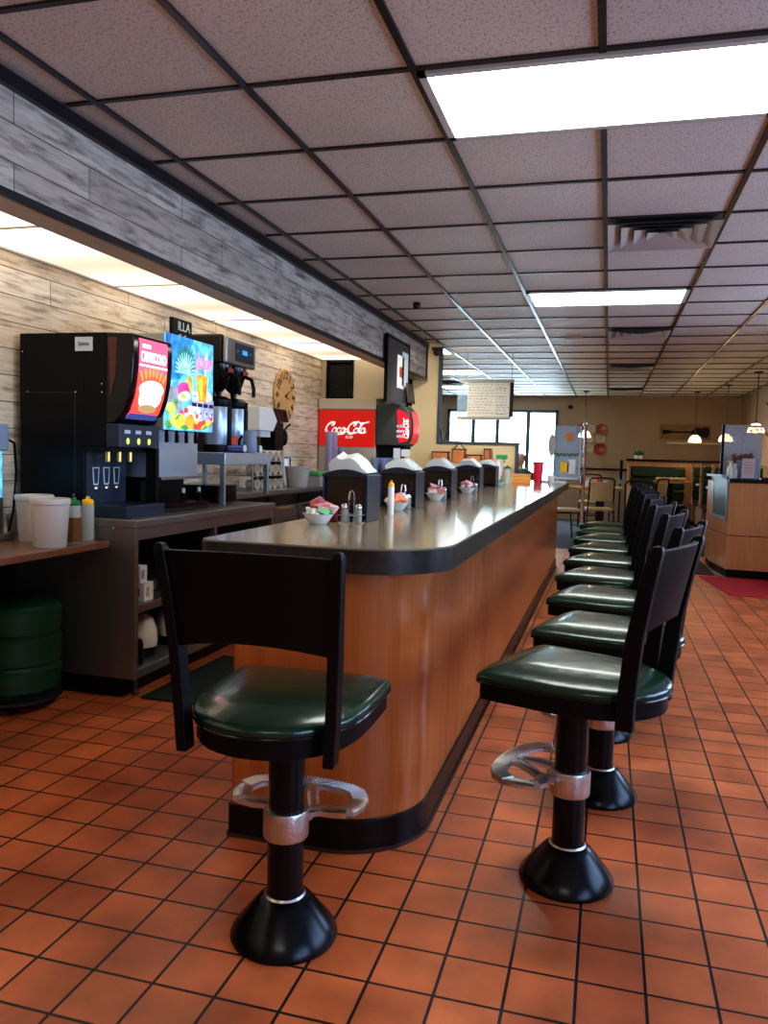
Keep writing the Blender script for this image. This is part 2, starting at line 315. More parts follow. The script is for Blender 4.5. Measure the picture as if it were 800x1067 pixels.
# ------------------------------------------------------------------ mesh builder
class MB:
    def __init__(s): s.v = []; s.f = []; s.mi = []; s.m = Matrix.Identity(4); s.k = 0
    def at(s, loc=(0,0,0), rz=0, rx=0, ry=0):
        s.m = Matrix.Translation(loc) @ Matrix.Rotation(rz, 4, 'Z') @ Matrix.Rotation(ry, 4, 'Y') @ Matrix.Rotation(rx, 4, 'X'); return s
    def add(s, vs, fs):
        n = len(s.v); s.v += [tuple(s.m @ Vector(p)) for p in vs]
        for f in fs: s.f.append(tuple(i + n for i in f)); s.mi.append(s.k)
        return s
    def box(s, x0, x1, y0, y1, z0, z1):
        v = [(x0,y0,z0),(x1,y0,z0),(x1,y1,z0),(x0,y1,z0),(x0,y0,z1),(x1,y0,z1),(x1,y1,z1),(x0,y1,z1)]
        return s.add(v, [(3,2,1,0),(4,5,6,7),(0,1,5,4),(1,2,6,5),(2,3,7,6),(3,0,4,7)])
    def rings(s, rs, closed=False, caps=True):
        n = len(rs[0]); vs = [p for r in rs for p in r]; fs = []
        R = len(rs)
        for a in range(R if closed else R - 1):
            b = (a + 1) % R
            for i in range(n):
                j = (i + 1) % n
                fs.append((a*n+i, a*n+j, b*n+j, b*n+i))
        if caps and not closed:
            fs.append(tuple(range(n))[::-1]); fs.append(tuple((R-1)*n + i for i in range(n)))
        return s.add(vs, fs)
    def lathe(s, prof, c=(0,0,0), seg=24, caps=True):
        return s.rings([[(c[0]+r*math.cos(2*PI*i/seg), c[1]+r*math.sin(2*PI*i/seg), c[2]+z) for i in range(seg)] for r, z in prof], caps=caps)
    def prism(s, poly, z0, z1):
        n = len(poly); vs = [(x,y,z0) for x,y in poly] + [(x,y,z1) for x,y in poly]
        fs = [tuple(range(n))[::-1], tuple(range(n, 2*n))] + [(i, (i+1)%n, n+(i+1)%n, n+i) for i in range(n)]
        return s.add(vs, fs)
    def prismx(s, poly, x0, x1):   # poly in (y,z), extruded along x
        n = len(poly); vs = [(x0,a,b) for a,b in poly] + [(x1,a,b) for a,b in poly]
        return s.add(vs, [tuple(range(n))[::-1], tuple(range(n, 2*n))] + [(i, (i+1)%n, n+(i+1)%n, n+i) for i in range(n)])
    def prismy(s, poly, y0, y1):   # poly in (x,z)
        n = len(poly); vs = [(a,y0,b) for a,b in poly] + [(a,y1,b) for a,b in poly]
        return s.add(vs, [tuple(range(n)), tuple(range(n, 2*n))[::-1]] + [(i, n+i, n+(i+1)%n, (i+1)%n) for i in range(n)])
    def tube(s, pts, r, seg=8, closed=False, sx=1, rr=None):
        pts = [Vector(p) for p in pts]; n = len(pts); out = []
        up = Vector((0,0,1))
        for i, p in enumerate(pts):
            if closed: t = pts[(i+1)%n] - pts[i-1]
            else: t = pts[min(i+1, n-1)] - pts[max(i-1, 0)]
            t.normalize()
            a = t.cross(up)
            if a.length < 1e-3: a = t.cross(Vector((1,0,0)))
            a.normalize(); b = a.cross(t)
            q = rr[i] if rr else r
            out.append([tuple(p + a*math.cos(2*PI*k/seg)*q*sx + b*math.sin(2*PI*k/seg)*q) for k in range(seg)])
        return s.rings(out, closed=closed)
    def cyl(s, p0, p1, r, seg=16): return s.tube([p0, p1], r, seg)
    def ball(s, c, r, seg=12, rings=8, sq=(1,1,1)):
        pr = [(max(1e-4, math.sin(PI*i/rings)), -math.cos(PI*i/rings)) for i in range(rings+1)]
        return s.rings([[(c[0]+r*sq[0]*a*math.cos(2*PI*k/seg), c[1]+r*sq[1]*a*math.sin(2*PI*k/seg), c[2]+r*sq[2]*b) for k in range(seg)] for a, b in pr])
    def build(s, name, mats, parent=None, bevel=0, sub=0, flat=False, loc=None, ang=35):
        me = bpy.data.meshes.new(name); me.from_pydata(s.v, [], s.f)
        bm = bmesh.new(); bm.from_mesh(me); bmesh.ops.recalc_face_normals(bm, faces=bm.faces); bm.to_mesh(me); bm.free()
        if not isinstance(mats, (list, tuple)): mats = [mats]
        for m in mats: me.materials.append(m)
        if len(mats) > 1: me.polygons.foreach_set('material_index', s.mi)
        if not flat:
            me.polygons.foreach_set('use_smooth', [True]*len(me.polygons)); me.set_sharp_from_angle(angle=math.radians(ang))
        o = bpy.data.objects.new(name, me); COL.objects.link(o)
        if parent: o.parent = parent
        if loc: o.location = loc
        if bevel:
            md = o.modifiers.new('Bevel', 'BEVEL'); md.width = bevel; md.segments = 2; md.limit_method = 'ANGLE'; md.angle_limit = math.radians(40)
            md.harden_normals = True
        if sub:
            md = o.modifiers.new('Sub', 'SUBSURF'); md.levels = sub; md.render_levels = sub
        return o

def tag(o, label, cat, group=None, kind=None):
    if label: o['label'] = label
    if cat: o['category'] = cat
    if group: o['group'] = group
    if kind: o['kind'] = kind
    return o
def thing(name, label, cat, loc=(0,0,0), rz=0, group=None):
    o = bpy.data.objects.new(name, None); COL.objects.link(o); o.empty_display_size = .1
    o.location = loc; o.rotation_euler = (0,0,rz)
    return tag(o, label, cat, group)
def copy_tree(o, parent=None):
    c = o.copy(); COL.objects.link(c)
    if parent: c.parent = parent
    for ch in list(o.children): copy_tree(ch, c)
    return c
def struct(o): o['kind'] = 'structure'; return o
def text(body, size, mat, parent, mtx, depth=.002, name='lettering', align='CENTER', sx=1, shear=0, bold=0):
    cu = bpy.data.curves.new(name, 'FONT'); cu.body = body; cu.size = size; cu.extrude = depth; cu.align_x = align; cu.align_y = 'CENTER'; cu.shear = shear; cu.offset = bold
    t = bpy.data.objects.new('t', cu); COL.objects.link(t)
    dg = bpy.context.evaluated_depsgraph_get(); dg.update()
    me = bpy.data.meshes.new_from_object(t.evaluated_get(dg)); bpy.data.objects.remove(t)
    me.transform(mtx @ Matrix.Diagonal((sx,1,1,1))); me.name = name
    me.materials.clear(); me.materials.append(mat)
    o = bpy.data.objects.new(name, me); COL.objects.link(o); o.parent = parent
    return o
# text frames: faces -Y (front to camera) / faces +X
def F_negY(x, y, z): return Matrix.Translation((x,y,z)) @ Matrix.Rotation(PI/2, 4, 'X')
def F_posX(x, y, z): return Matrix.Translation((x,y,z)) @ Matrix.Rotation(PI/2, 4, 'Z') @ Matrix.Rotation(PI/2, 4, 'X')
def arc(cx, cy, r, a0, a1, n=10, ry=None):
    ry = ry or r
    return [(cx + r*math.cos(math.radians(a0+(a1-a0)*i/n)), cy + ry*math.sin(math.radians(a0+(a1-a0)*i/n))) for i in range(n+1)]
def ribbon(mb, pts, w, z=0, dz=.0015, pen=None, T=lambda x,y,z:(x,y,z)):
    """flat ribbon following 2-D pts; pen=angle gives calligraphic widths"""
    n = len(pts); L_, R_ = [], []
    for i in range(n):
        a = Vector(pts[min(i+1,n-1)]) - Vector(pts[max(i-1,0)]); a.normalize()
        nn = Vector((-a.y, a.x)); ww = w
        if pen is not None: ww = w*1.35*(.45 + .55*abs(a.x*math.sin(pen) - a.y*math.cos(pen)))
        p = Vector(pts[i]); L_.append(p + nn*ww/2); R_.append(p - nn*ww/2)
    vs = [T(p.x,p.y,z+dz) for p in L_] + [T(p.x,p.y,z+dz) for p in R_]
    mb.add(vs, [(i, i+1, n+i+1, n+i) for i in range(n-1)])

# ------------------------------------------------------------------ room shell
H = 2.517; XL, XR, YB, YR = -2.92, 2.45, 17.0, -2.5
CX0, CY0, TP = -.077, 2.075, .61
struct(MB().box(-6.1, XR+.1, YR-.1, 11.3, -.1, 0).build('floor', M['floor'], flat=True))
struct(MB().box(-6.1, XR+.1, 11.3, YB+.1, -.1, 0).build('floor', M['carpet'], flat=True))
struct(MB().box(1.43, XR, 11.6, 16.2, 0, .12).build('floor', M['carpet'], flat=True))
struct(MB().box(-6.1, XR+.1, YR-.1, YB+.1, H+.006, H+.12).build('ceiling', M['ceiling'], flat=True))
# exposed ceiling grid
g = MB()
for k in range(-10, 5):
    x = CX0 + TP*k
    if -5.9 < x < XR: 
        ys = YR if x > -2.05 else 9.1
        g.box(x-.0125, x+.0125, ys, YB, H-.004, H+.007)
struct(g.build('trim_1', M['tbar'], flat=True))
g = MB()
for k in range(-8, 25):
    y = CY0 + TP*k
    if YR < y < YB:
        g.box(-2.03 if y < 9.1 else -5.9, XR, y-.0105, y+.0105, H-.003, H+.007)
struct(g.build('trim_2', M['tbar_side'], flat=True))

struct(MB().box(XL-.1, XL, YR, 9.15, 0, H).build('wall_left', M['plank_wall'], flat=True))
# soffit
s = MB(); s.box(-2.17, -2.062, YR, 9.05, 2.105, H+.01)
struct(s.build('wall_soffit', M['plank_soffit'], flat=True))
struct(MB().box(-2.20, -2.06, YR, 9.05, 2.09, 2.105).build('trim_3', M['soffit_under'], flat=True))
t = MB(); t.box(-2.062, -2.045, YR, 9.07, 2.088, 2.118); t.box(-2.062, -2.035, YR, 9.07, H-.055, H-.004); t.box(-2.07, -2.045, 9.045, 9.07, 2.088, H)
struct(t.build('trim_4', M['blacktrim'], flat=True))
# kitchen ceiling with prismatic lens panels
struct(MB().box(XL, -2.17, YR, 9.15, 2.20, 2.26).build('ceiling', M['lens'], flat=True))
t = MB()
for k in range(-4, 5):
    y = 3.07 + 1.22*k
    t.box(XL, -2.17, y-.008, y+.008, 2.194, 2.201)
struct(t.build('trim_5', M['beige'], flat=True))
struct(MB().box(XL, XL+.012, YR, 9.15, 2.19, 2.2).build('trim_6', M['beige'], flat=True))
# divider wall, column, pass-through half wall
struct(MB().box(-6, -1.93, 9.15, 9.22, 0, H).build('wall_divider', M['cream'], flat=True))
t = MB(); t.box(-1.93, -1.89, 9.13, 9.19, 1.41, 2.47)
struct(t.build('trim_7', M['windowframe'], flat=True))
struct(MB().box(-1.93, -1.02, 9.15, 9.22, 0, 1.375).build('wall_half', M['cream'], flat=True))
t = MB(); t.box(-1.93, -.985, 9.125, 9.26, 1.375, 1.41); t.box(-1.02, -.985, 9.13, 9.24, 0, 1.375)
struct(t.build('trim_8', M['windowframe'], flat=True, bevel=.004))
# back wall with window opening
WX0, WX1, WZ0, WZ1 = -3.36, -1.04, .75, 2.24
w = MB()
w.box(-6.1, WX0, YB, YB+.15, 0, H); w.box(WX1, XR+.1, YB, YB+.15, 0, H)
w.box(WX0, WX1, YB, YB+.15, 0, WZ0); w.box(WX0, WX1, YB, YB+.15, WZ1, H)
struct(w.build('wall_back', M['tan'], flat=True))
win = struct(thing('window_1', None, None, (0,0,0)))
def window_parts(root, x0, x1, y, z0, z1, muls, slat=.05):
    f = MB()
    f.box(x0, x1, y-.04, y+.06, z1-.06, z1); f.box(x0, x1, y-.04, y+.06, z0, z0+.05)
    for a in (x0+.03, x1-.03): f.box(a-.03, a+.03, y-.04, y+.06, z0, z1)
    for a in muls: f.box(a-.04, a+.04, y-.03, y+.06, z0, z1)
    f.build('window_frame', M['windowframe'], root, bevel=.004)
    MB().box(x0, x1, y+.10, y+.104, z0, z1).build('glass', M['glasspane'], root, flat=True)
    b = MB(); z = z0+.05
    while z < z1-.06:
        b.box(x0+.05, x1-.05, y+.070, y+.075, z, z+slat*.86); z += slat
    b.build('window_blind', M['blind_glow'], root, flat=True)
window_parts(win, WX0, WX1, YB, WZ0, WZ1, (-2.80, -2.29, -1.65))
# left dining-room side wall and right wall with street windows, rear wall
struct(MB().box(-6.1, -6, 9.38, YB, 0, H).build('wall_dining', M['tan'], flat=True))
w = MB(); holes = [(-1.6, 1.0), (1.8, 4.4), (5.2, 7.8)]
w.box(XR, XR+.15, YR, YB, 0, .75); w.box(XR, XR+.15, YR, YB, 2.1, H)
e = [YR] + [q for h in holes for q in h] + [YB]
for i in range(0, len(e), 2): w.box(XR, XR+.15, e[i], e[i+1], .75, 2.1)
struct(w.build('wall_right', M['tan'], flat=True))
for i, (a, b_) in enumerate(holes):
    r = struct(thing('window_%d' % (i+2), None, None, (XR, 0, 0)))
    f = MB(); f.box(0, .1, a, b_, .75, .80); f.box(0, .1, a, b_, 2.05, 2.1)
    for q in (a+.02, (a+b_)/2, b_-.02): f.box(0, .1, q-.02, q+.02, .75, 2.1)
    f.build('window_frame', M['windowframe'], r, flat=True)
struct(MB().box(-6.1, XR+.1, YR-.1, YR, 0, H).build('wall_rear', M['tan'], flat=True))
# dado rail on the back wall
struct(MB().box(-1.0, .40, YB-.03, YB, 1.035, 1.075).build('trim_9', M['blackwood'], flat=True))
# booth half wall with dark cap and pale glass rail
struct(MB().box(.36, XR, 16.35, 16.5, 0, 1.24).build('wall_booth', M['boothwood'], flat=True))
struct(MB().box(.33, XR, 16.30, 16.54, 1.24, 1.28).build('trim_10', M['blackwood'], flat=True))
struct(MB().box(1.10, XR, 16.93, 17.0, 1.60, 1.635).build('trim_11', M['creampanel'], flat=True))

# ------------------------------------------------------------------ ceiling fixtures
def ceiling_light(x0, x1, y0, y1, label, es=None):
    t = thing('ceiling_light', label, 'light', ((x0+x1)/2, (y0+y1)/2, H), 0, 'fluorescent ceiling lights')
    a, b_ = (x1-x0)/2, (y1-y0)/2
    f = MB(); z = -.012
    f.box(-a, a, -b_, -b_+.028, z, .004); f.box(-a, a, b_-.028, b_, z, .004); f.box(-a, -a+.028, -b_, b_, z, .004); f.box(a-.028, a, -b_, b_, z, .004)
    f.build('light_frame', M['fixframe'], t, flat=True)
    MB().box(-a+.028, a-.028, -b_+.028, b_-.028, -.006, .003).build('diffuser', M['lightfix'], t, flat=True)
gx = lambda k: CX0 + TP*k
gy = lambda k: CY0 + TP*k
ceiling_light(gx(-1)+.010, gx(1)-.010, gy(1)+.015, gy(2)-.015, 'large fluorescent ceiling panel nearest the viewer, above the stools')
ceiling_light(gx(-1)+.010, gx(1)-.010, gy(7)+.015, gy(8)-.015, 'fluorescent ceiling panel between the two nearest square vents')
ceiling_light(gx(-5)+.015, gx(-3)-.015, gy(12)+.015, gy(13)-.015, 'fluorescent ceiling panel just past the end of the plank soffit')
ceiling_light(gx(-5)+.015, gx(-3)-.015, gy(16)+.015, gy(17)-.015, 'fluorescent ceiling panel behind the hanging menu board')
ceiling_light(gx(-5)+.015, gx(-3)-.015, gy(20)+.015, gy(21)-.015, 'farthest fluorescent ceiling panel, near the window wall')
ceiling_light(gx(-1)+.010, gx(1)-.010, gy(-6)+.015, gy(-5)-.015, 'fluorescent ceiling panel behind the viewer')
def vent(k, j, label):
    t = thing('ceiling_vent', label, 'vent', (gx(k)+TP/2, gy(j)+TP/2, H), 0, 'square ceiling air vents')
    MB().box(-.285, .285, -.285, .285, -.001, .004).build('vent_back', M['steeldark'], t, flat=True)
    for q in range(4):
        a = .290 - q*.070; f = MB(); z0, z1 = -.030, .0; b_ = a-.066
        # sloped louvre ring
        o = [(-a,-a),(a,-a),(a,a),(-a,a)]; i_ = [(-b_,-b_),(b_,-b_),(b_,b_),(-b_,b_)]
        vs = [(x,y,z0+.002*q) for x,y in o] + [(x,y,z1) for x,y in i_]
        f.add(vs, [(n, (n+1)%4, 4+(n+1)%4, 4+n) for n in range(4)])
        f.build('louvre', M['vent'], t, flat=True)
vent(0, 4, 'square ceiling vent nearest the viewer')
vent(0, 10, 'second square ceiling vent, just past the middle light')
vent(0, 15, 'third square ceiling vent down the room')
vent(0, 21, 'farthest square ceiling vent above the dining tables')
vent(-5, 19, 'square ceiling vent left of the hanging menu board')
t = thing('ceiling_sensor', 'small black sensor dome on the ceiling above the counter', 'sensor', (-1.625, 6.70, H))
MB().lathe([(.03,0),(.03,-.008),(.001,-.008)]).build('base_plate', M['black'], t)
MB().ball((0,0,-.02), .032).build('dome', M['blackgloss'], t)
tag(MB().at((-.41, 8.9, H)).box(-.09,.09,-.16,.16,-.025,0).build('ceiling_box', M['creampanel'], bevel=.006), 'small pale rectangular box on the ceiling beyond the middle light', 'ceiling box')
t = thing('security_camera', 'small brown dome camera at the top of the cream column', 'camera', (-1.95, 9.1, 2.44))
MB().box(-.05,.05,-.05,.05,.0,.03).build('bracket', M['clockdark'], t)
MB().ball((0,0,-.02), .045).build('dome', M['clockdark'], t)

# ------------------------------------------------------------------ lunch counter
ctr = thing('lunch_counter', 'long wood-panelled diner counter with rounded corner and greige top', 'counter', (0,0,0))
def outline(x0, x1, y0, y1, r, rl=.01):
    p = [(x0+rl, y0)] if rl < .02 else arc(x0+rl, y0+rl, rl, 180, 270, 6)
    p += arc(x1-r, y0+r, r, -90, 0, 20)
    p += [(x1, y1), (-.965, y1), (-.965, 9.11), (x0, 9.11)]
    if rl < .02: p += [(x0, y0+rl)]
    return p
MB().prism(outline(-1.12, -.535, 2.285, 9.30, .27), .0, .8925).build('counter_body', M['counterwood'], ctr, ang=25)
k_ = MB(); k_.prism(outline(-1.128, -.527, 2.277, 9.308, .278), 0, .105); 
k_.build('cove_base', M['cove'], ctr, bevel=.004, ang=25)
k_ = MB(); k_.prism(outline(-1.131, -.519, 2.271, 9.31, .284), 0, .012)
k_.build('floor_bead', M['covebrown'], ctr, ang=25)
tp = MB(); tp.prism(outline(-1.185, -.442, 2.17, 9.80, .27, .04), .890, .9595)
tp.build('counter_edge', M['cedge'], ctr, ang=25)
tp = MB(); tp.prism(outline(-1.183, -.444, 2.172, 9.798, .268, .04), .9595, .965)
tp.build('counter_top', M['ctop'], ctr, ang=25)

# ------------------------------------------------------------------ stools
def make_stool():
    r = thing('counter_stool', '', 'stool', (0,0,0), 0, 'black metal stools with green vinyl seats along the counter')
    MB().lathe([(.001,0),(.134,0),(.137,.008),(.134,.018),(.118,.040),(.070,.098),(.060,.106),(.052,.110)], seg=40, caps=False).build('base', M['polepaint'], r)
    MB().lathe([(.046,.09),(.046,.58)], seg=28).build('pole', M['polepaint'], r)
    MB().lathe([(.050,.106),(.054,.110),(.050,.115),(.046,.113)], seg=28, caps=False).build('trim_ring', M['castal'], r)
    # cast footrest: clamp + double loop
    fr = MB()
    fr.lathe([(.046,.262),(.056,.262),(.058,.268),(.058,.328),(.056,.334),(.046,.334)], seg=32)
    fr.build('footrest_clamp', M['castal'], r, bevel=0)
    lp = MB()
    def flat_tube(pts, w, h, closed=False):
        n = len(pts); out = []
        for i, p in enumerate(pts):
            a = Vector(pts[(i+1) % n if closed else min(i+1, n-1)]) - Vector(pts[i-1 if closed else max(i-1, 0)]); a.z = 0; a.normalize()
            nn = Vector((-a.y, a.x, 0)); p = Vector(p)
            out.append([tuple(p+nn*w*c+Vector((0,0,h*d))) for c, d in ((.5,-.3),(.5,.3),(.3,.5),(-.3,.5),(-.5,.3),(-.5,-.3),(-.3,-.5),(.3,-.5))])
        lp.rings(out, closed=closed)
    out_ = [(-.145,.05),(-.160,.085),(-.160,.125),(-.142,.160),(-.105,.182),(-.05,.192),(0,.194),(.05,.192),(.105,.182),(.142,.160),(.160,.125),(.160,.085),(.145,.05)]
    flat_tube([(x,y,.318) for x,y in out_], .046, .018)
    for sx in (-1, 1):
        flat_tube([(sx*.145,.050,.318),(sx*.11,.045,.316),(sx*.075,.055,.312),(sx*.045,.05,.306),(sx*.03,.035,.300)], .042, .022)
        flat_tube([(sx*.040,.03,.300),(sx*.05,.07,.306),(sx*.035,.11,.314),(sx*.02,.15,.318),(sx*.02,.185,.318)], .030, .020)
    for i in range(46):                         # tread ribs across the outer bar
        a = i/45*(len(out_)-5)+2; q = int(a); f = a-q; q2 = min(q+1, len(out_)-1)
        x = out_[q][0]*(1-f)+out_[q2][0]*f; y = out_[q][1]*(1-f)+out_[q2][1]*f
        d = Vector((x, y-.05, 0)).normalized()
        lp.tube([(x-d.x*.021, y-d.y*.021, .3280), (x+d.x*.021, y+d.y*.021, .3280)], .0028, 5)
    lp.build('footrest_loop', M['castal'], r)
    # seat outlines (front +Y, rounded back)
    def seat_out(k=1.0):
        p = [(-.200,.214),(-.10,.224),(0,.228),(.10,.224),(.200,.214),(.216,.206),(.220,.19),(.219,.11),(.217,.02),(.211,-.07),(.188,-.155),(.13,-.228),(.065,-.262),(0,-.272),(-.065,-.262),(-.13,-.228),(-.188,-.155),(-.211,-.07),(-.217,.02),(-.219,.11),(-.220,.19),(-.216,.206)]
        res = []
        n = len(p)
        for i in range(n):                      # one Chaikin pass
            a, b = p[i], p[(i+1)%n]
            res += [(.75*a[0]+.25*b[0], .75*a[1]+.25*b[1]), (.25*a[0]+.75*b[0], .25*a[1]+.75*b[1])]
        return [(x*k, y*k) for x, y in res]
    pan = MB(); pan.prism(seat_out(.962), .553, .606); pan.build('seat_pan', M['blackwood'], r, bevel=.004)
    cu = MB(); rr = []
    for k, z in ((.97,.603),(.995,.606),(1.003,.613),(.998,.621),(.98,.627),(.93,.634),(.82,.643),(.66,.650),(.45,.655),(.22,.657),(.05,.657)):
        rr.append([(x, y, z) for x, y in seat_out(k)])
    cu.rings(rr); cu.build('seat_cushion', M['green'], r, ang=80)
    pi_ = MB(); pi_.tube([(x, y, .6045) for x, y in seat_out(.995)], .0035, 6, closed=True); pi_.build('seat_piping', M['chrome'] if False else M['blackgloss'], r)
    # back: two flaring posts and a curved panel
    for sx in (-1, 1):
        b = MB(); pts = [(.176,-.205,.540,.026,.046),(.181,-.208,.62,.026,.046),(.188,-.224,.78,.027,.044),(.196,-.250,.92,.027,.040),(.204,-.272,1.012,.026,.036),(.206,-.276,1.028,.016,.022)]
        rs = []
        for x, y, z, w, d in pts:
            x *= sx
            rs.append([(x-w/2,y-d/2,z),(x+w/2,y-d/2,z),(x+w/2,y+d/2,z),(x-w/2,y+d/2,z)])
        b.rings(rs); b.build('back_post', M['blackwood'], r, bevel=.004)
    pn = MB(); rs = []
    for i in range(17):
        u = -1 + 2*i/16; x = u*.190
        bow = .030*(1-u*u)
        zt = 1.012 - .0*abs(u) + .006*(1-u*u); zb = .790 + .020*(1-u*u)
        yt = -.268 - bow; yb = -.226 - bow*.8; th = .016
        rs.append([(x*(1.02),yt-th/2,zt),(x*1.02,yt+th/2,zt),(x*.93,yb+th/2,zb),(x*.93,yb-th/2,zb)])
    pn.rings(rs); pn.build('back_panel', M['blackwood'], r, bevel=.003)
    return r
st = make_stool()
spots = [(-.748, 1.845, 2, 'green vinyl stool standing alone at the near end of the counter, back to the viewer'),
         (-.066, 2.353, 71, 'nearest green vinyl stool in the row along the long side of the counter')]
ordn = ['second','third','fourth','fifth','sixth','seventh','eighth','ninth']
rots = [74, 75, 73, 75, 74, 75, 74, 75]
for i in range(8):
    spots.append((.020, 3.0+.69*i, rots[i], 'green vinyl stool, %s from the viewer in the row along the long side' % ordn[i] if i < 7 else 'farthest green vinyl stool at the far end of the row along the counter'))
for i, (x, y, a, lb) in enumerate(spots):
    o = st if i == 0 else copy_tree(st)
    o.location = (x, y, 0); o.rotation_euler = (0, 0, math.radians(a)); o['label'] = lb

# ------------------------------------------------------------------ counter-top things
CT = .9655
def dispenser(x, y, rz, label, tall=.06, big=False):
    t = thing('napkin_dispenser', label, 'napkin dispenser', (x, y, CT), rz, 'black napkin dispensers along the counter')
    W, D, HH = .092, .085, .178
    sh = MB()
    for sx in (-1, 1): sh.box(sx*W-.003, sx*W+.003, -D, D, 0, HH)
    sh.box(-W, W, D-.004, D, 0, HH); sh.box(-W-.004, W+.004, -D-.004, D+.004, 0, .008)
    sh.build('steel_shell', M['bluesteel'], t, bevel=.002)
    # arched top rim
    top = [(-W-.004, HH-.004), (W+.004, HH-.004)] + [(W+.004 - (2*W+.008)*i/12, HH+.006+.022*math.sin(PI*i/12)) for i in range(13)]
    MB().prismy(top, -D-.006, D+.004).build('top_rim', M['bluesteel'], t, bevel=.002)
    MB().box(-W+.004, W-.004, -D+.018, -D+.024, .008, HH).build('front_plate', M['dispbrown'], t)
    MB().prismx([(-D, .006), (-D, .03), (-D+.015, .034), (-D+.02, .006)], -W+.004, W-.004).build('lip', M['black'], t)
    n = thing('napkin_stack', label.replace('black napkin dispenser', 'white paper napkins heaped on the dispenser'), 'napkins', (x, y, CT+HH+.014), rz, 'white napkin stacks on the dispensers')
    nb = MB(); rs = []
    for i in range(11):
        u = -1+2*i/10; xx = u*W*.86+.004
        h = tall*(1-abs(u+.12)**3.2)*(.93+.07*math.sin(i*1.3)) + .010; h = max(h, .012) + (.012 if big and u < -.55 else 0)
        rs.append([(xx, -D*.75, 0.005*(1-u*u)), (xx, D*.75, .003), (xx+.004, D*.7, h*.8), (xx, .01, h), (xx-.006, -D*.72, h*.72)])
    nb.rings(rs); nb.build('folded_napkins', M['paper'], n, ang=50)
    return t
dispenser(-1.005, 3.12, -.02, 'black napkin dispenser nearest the viewer on the counter', .072, True)
dispenser(-1.02, 4.02, -.02, 'second black napkin dispenser from the viewer', .055)
dispenser(-1.03, 5.02, -.02, 'third black napkin dispenser from the viewer', .060)
dispenser(-1.03, 6.15, -.02, 'fourth black napkin dispenser from the viewer', .060)
dispenser(-1.07, 7.35, -.02, 'fifth and farthest black napkin dispenser', .050)

def bowl(x, y, label):
    t = thing('condiment_bowl', label, 'bowl', (x, y, CT), 0, 'small white packet bowls')
    n = 24; rs = []
    prof = [(.001,.001),(.030,0),(.034,.003),(.048,.022),(.060,.040),(.064,.041),(.058,.038),(.045,.022),(.030,.008),(.001,.006)]
    b = MB(); b.rings([[(r*(1+.03*math.cos(i/n*2*PI*8)*(r>.05))*math.cos(2*PI*i/n), r*(1+.03*math.cos(i/n*2*PI*8)*(r>.05))*math.sin(2*PI*i/n), z) for i in range(n)] for r, z in prof], caps=False)
    b.build('bowl_shell', M['ceramic'], t)
def packet(x, y, z, kind, mat, where, rz, rx):
    if kind == 'cup':
        o = MB().lathe([(.001,-.009),(.010,-.009),(.0135,.008),(.017,.009),(.017,.011),(.001,.011)], seg=14, caps=False).build('creamer_cup', [mat], ang=50)
        cat = 'creamer'
    elif kind == 'jelly':
        b = MB(); b.prism([(-.018,-.014),(.018,-.014),(.018,.014),(-.018,.014)], .006, .009)
        b.rings([[(-.012,-.009,-.008),(.012,-.009,-.008),(.012,.009,-.008),(-.012,.009,-.008)], [(-.016,-.012,.006),(.016,-.012,.006),(.016,.012,.006),(-.016,.012,.006)]])
        o = b.build('jelly_tub', [mat]); cat = 'jelly packet'
    else:
        b = MB(); b.rings([[(-.033,-.018,0),(-.033,.018,0),(-.033,.018,.001),(-.033,-.018,.001)], [(-.02,-.018,-.003),(-.02,.018,-.003),(-.02,.018,.004),(-.02,-.018,.004)], [(.02,-.018,-.003),(.02,.018,-.003),(.02,.018,.004),(.02,-.018,.004)], [(.033,-.018,0),(.033,.018,0),(.033,.018,.001),(.033,-.018,.001)]])
        o = b.build('sugar_packet', [mat]); cat = 'sugar packet'
    o.location = (x, y, z); o.rotation_euler = (rx, rx*.5, rz)
    colr = {'pinkpkt':'pink', 'orangepkt':'orange', 'redbrown':'red brown', 'greenpkt':'green', 'whitepkt':'white'}
    nm = [k for k in colr if M[k] is mat][0]
    tag(o, '%s %s heaped in the %s' % (colr[nm], {'cup':'creamer cup','jelly':'jelly tub','sugar':'sugar packet'}[kind], where), cat, 'packets in the ' + where)
def fill(x, y, where, items, seed):
    rnd = random.Random(seed)
    for i, (dx, dy, dz, kd, mt) in enumerate(items):
        packet(x+dx, y+dy, CT+dz, kd, M[mt], where, rnd.uniform(-.8, .8), rnd.uniform(.2, .9)*(1 if i % 2 else -1))
b1 = (-1.045, 2.84); bowl(*b1, 'white bowl of mixed packets nearest the viewer')
fill(*b1, 'white bowl nearest the viewer', [(-.032,-.015,.040,'cup','whitepkt'),(-.040,.01,.046,'cup','whitepkt'),(-.012,-.028,.044,'cup','whitepkt'),(.03,-.02,.046,'jelly','greenpkt'),(.042,.006,.045,'jelly','greenpkt'),(-.016,-.004,.066,'jelly','redbrown'),(.008,.018,.072,'sugar','pinkpkt'),(.038,.014,.064,'sugar','pinkpkt'),(-.012,.024,.080,'sugar','pinkpkt'),(.052,.020,.060,'cup','whitepkt'),(.012,-.012,.052,'cup','whitepkt')], 1)
b2 = (-.985, 3.78); bowl(*b2, 'white bowl of orange packets in front of the second napkin dispenser')
fill(*b2, 'white bowl by the second napkin dispenser', [(-.04,-.01,.044,'cup','whitepkt'),(-.02,-.02,.048,'sugar','orangepkt'),(.005,-.025,.047,'jelly','orangepkt'),(.035,-.012,.048,'jelly','orangepkt'),(-.008,.0,.066,'sugar','pinkpkt'),(.02,.012,.070,'cup','whitepkt'),(.038,.02,.058,'cup','whitepkt'),(.01,-.01,.060,'jelly','orangepkt'),(-.03,.02,.058,'jelly','orangepkt')], 2)
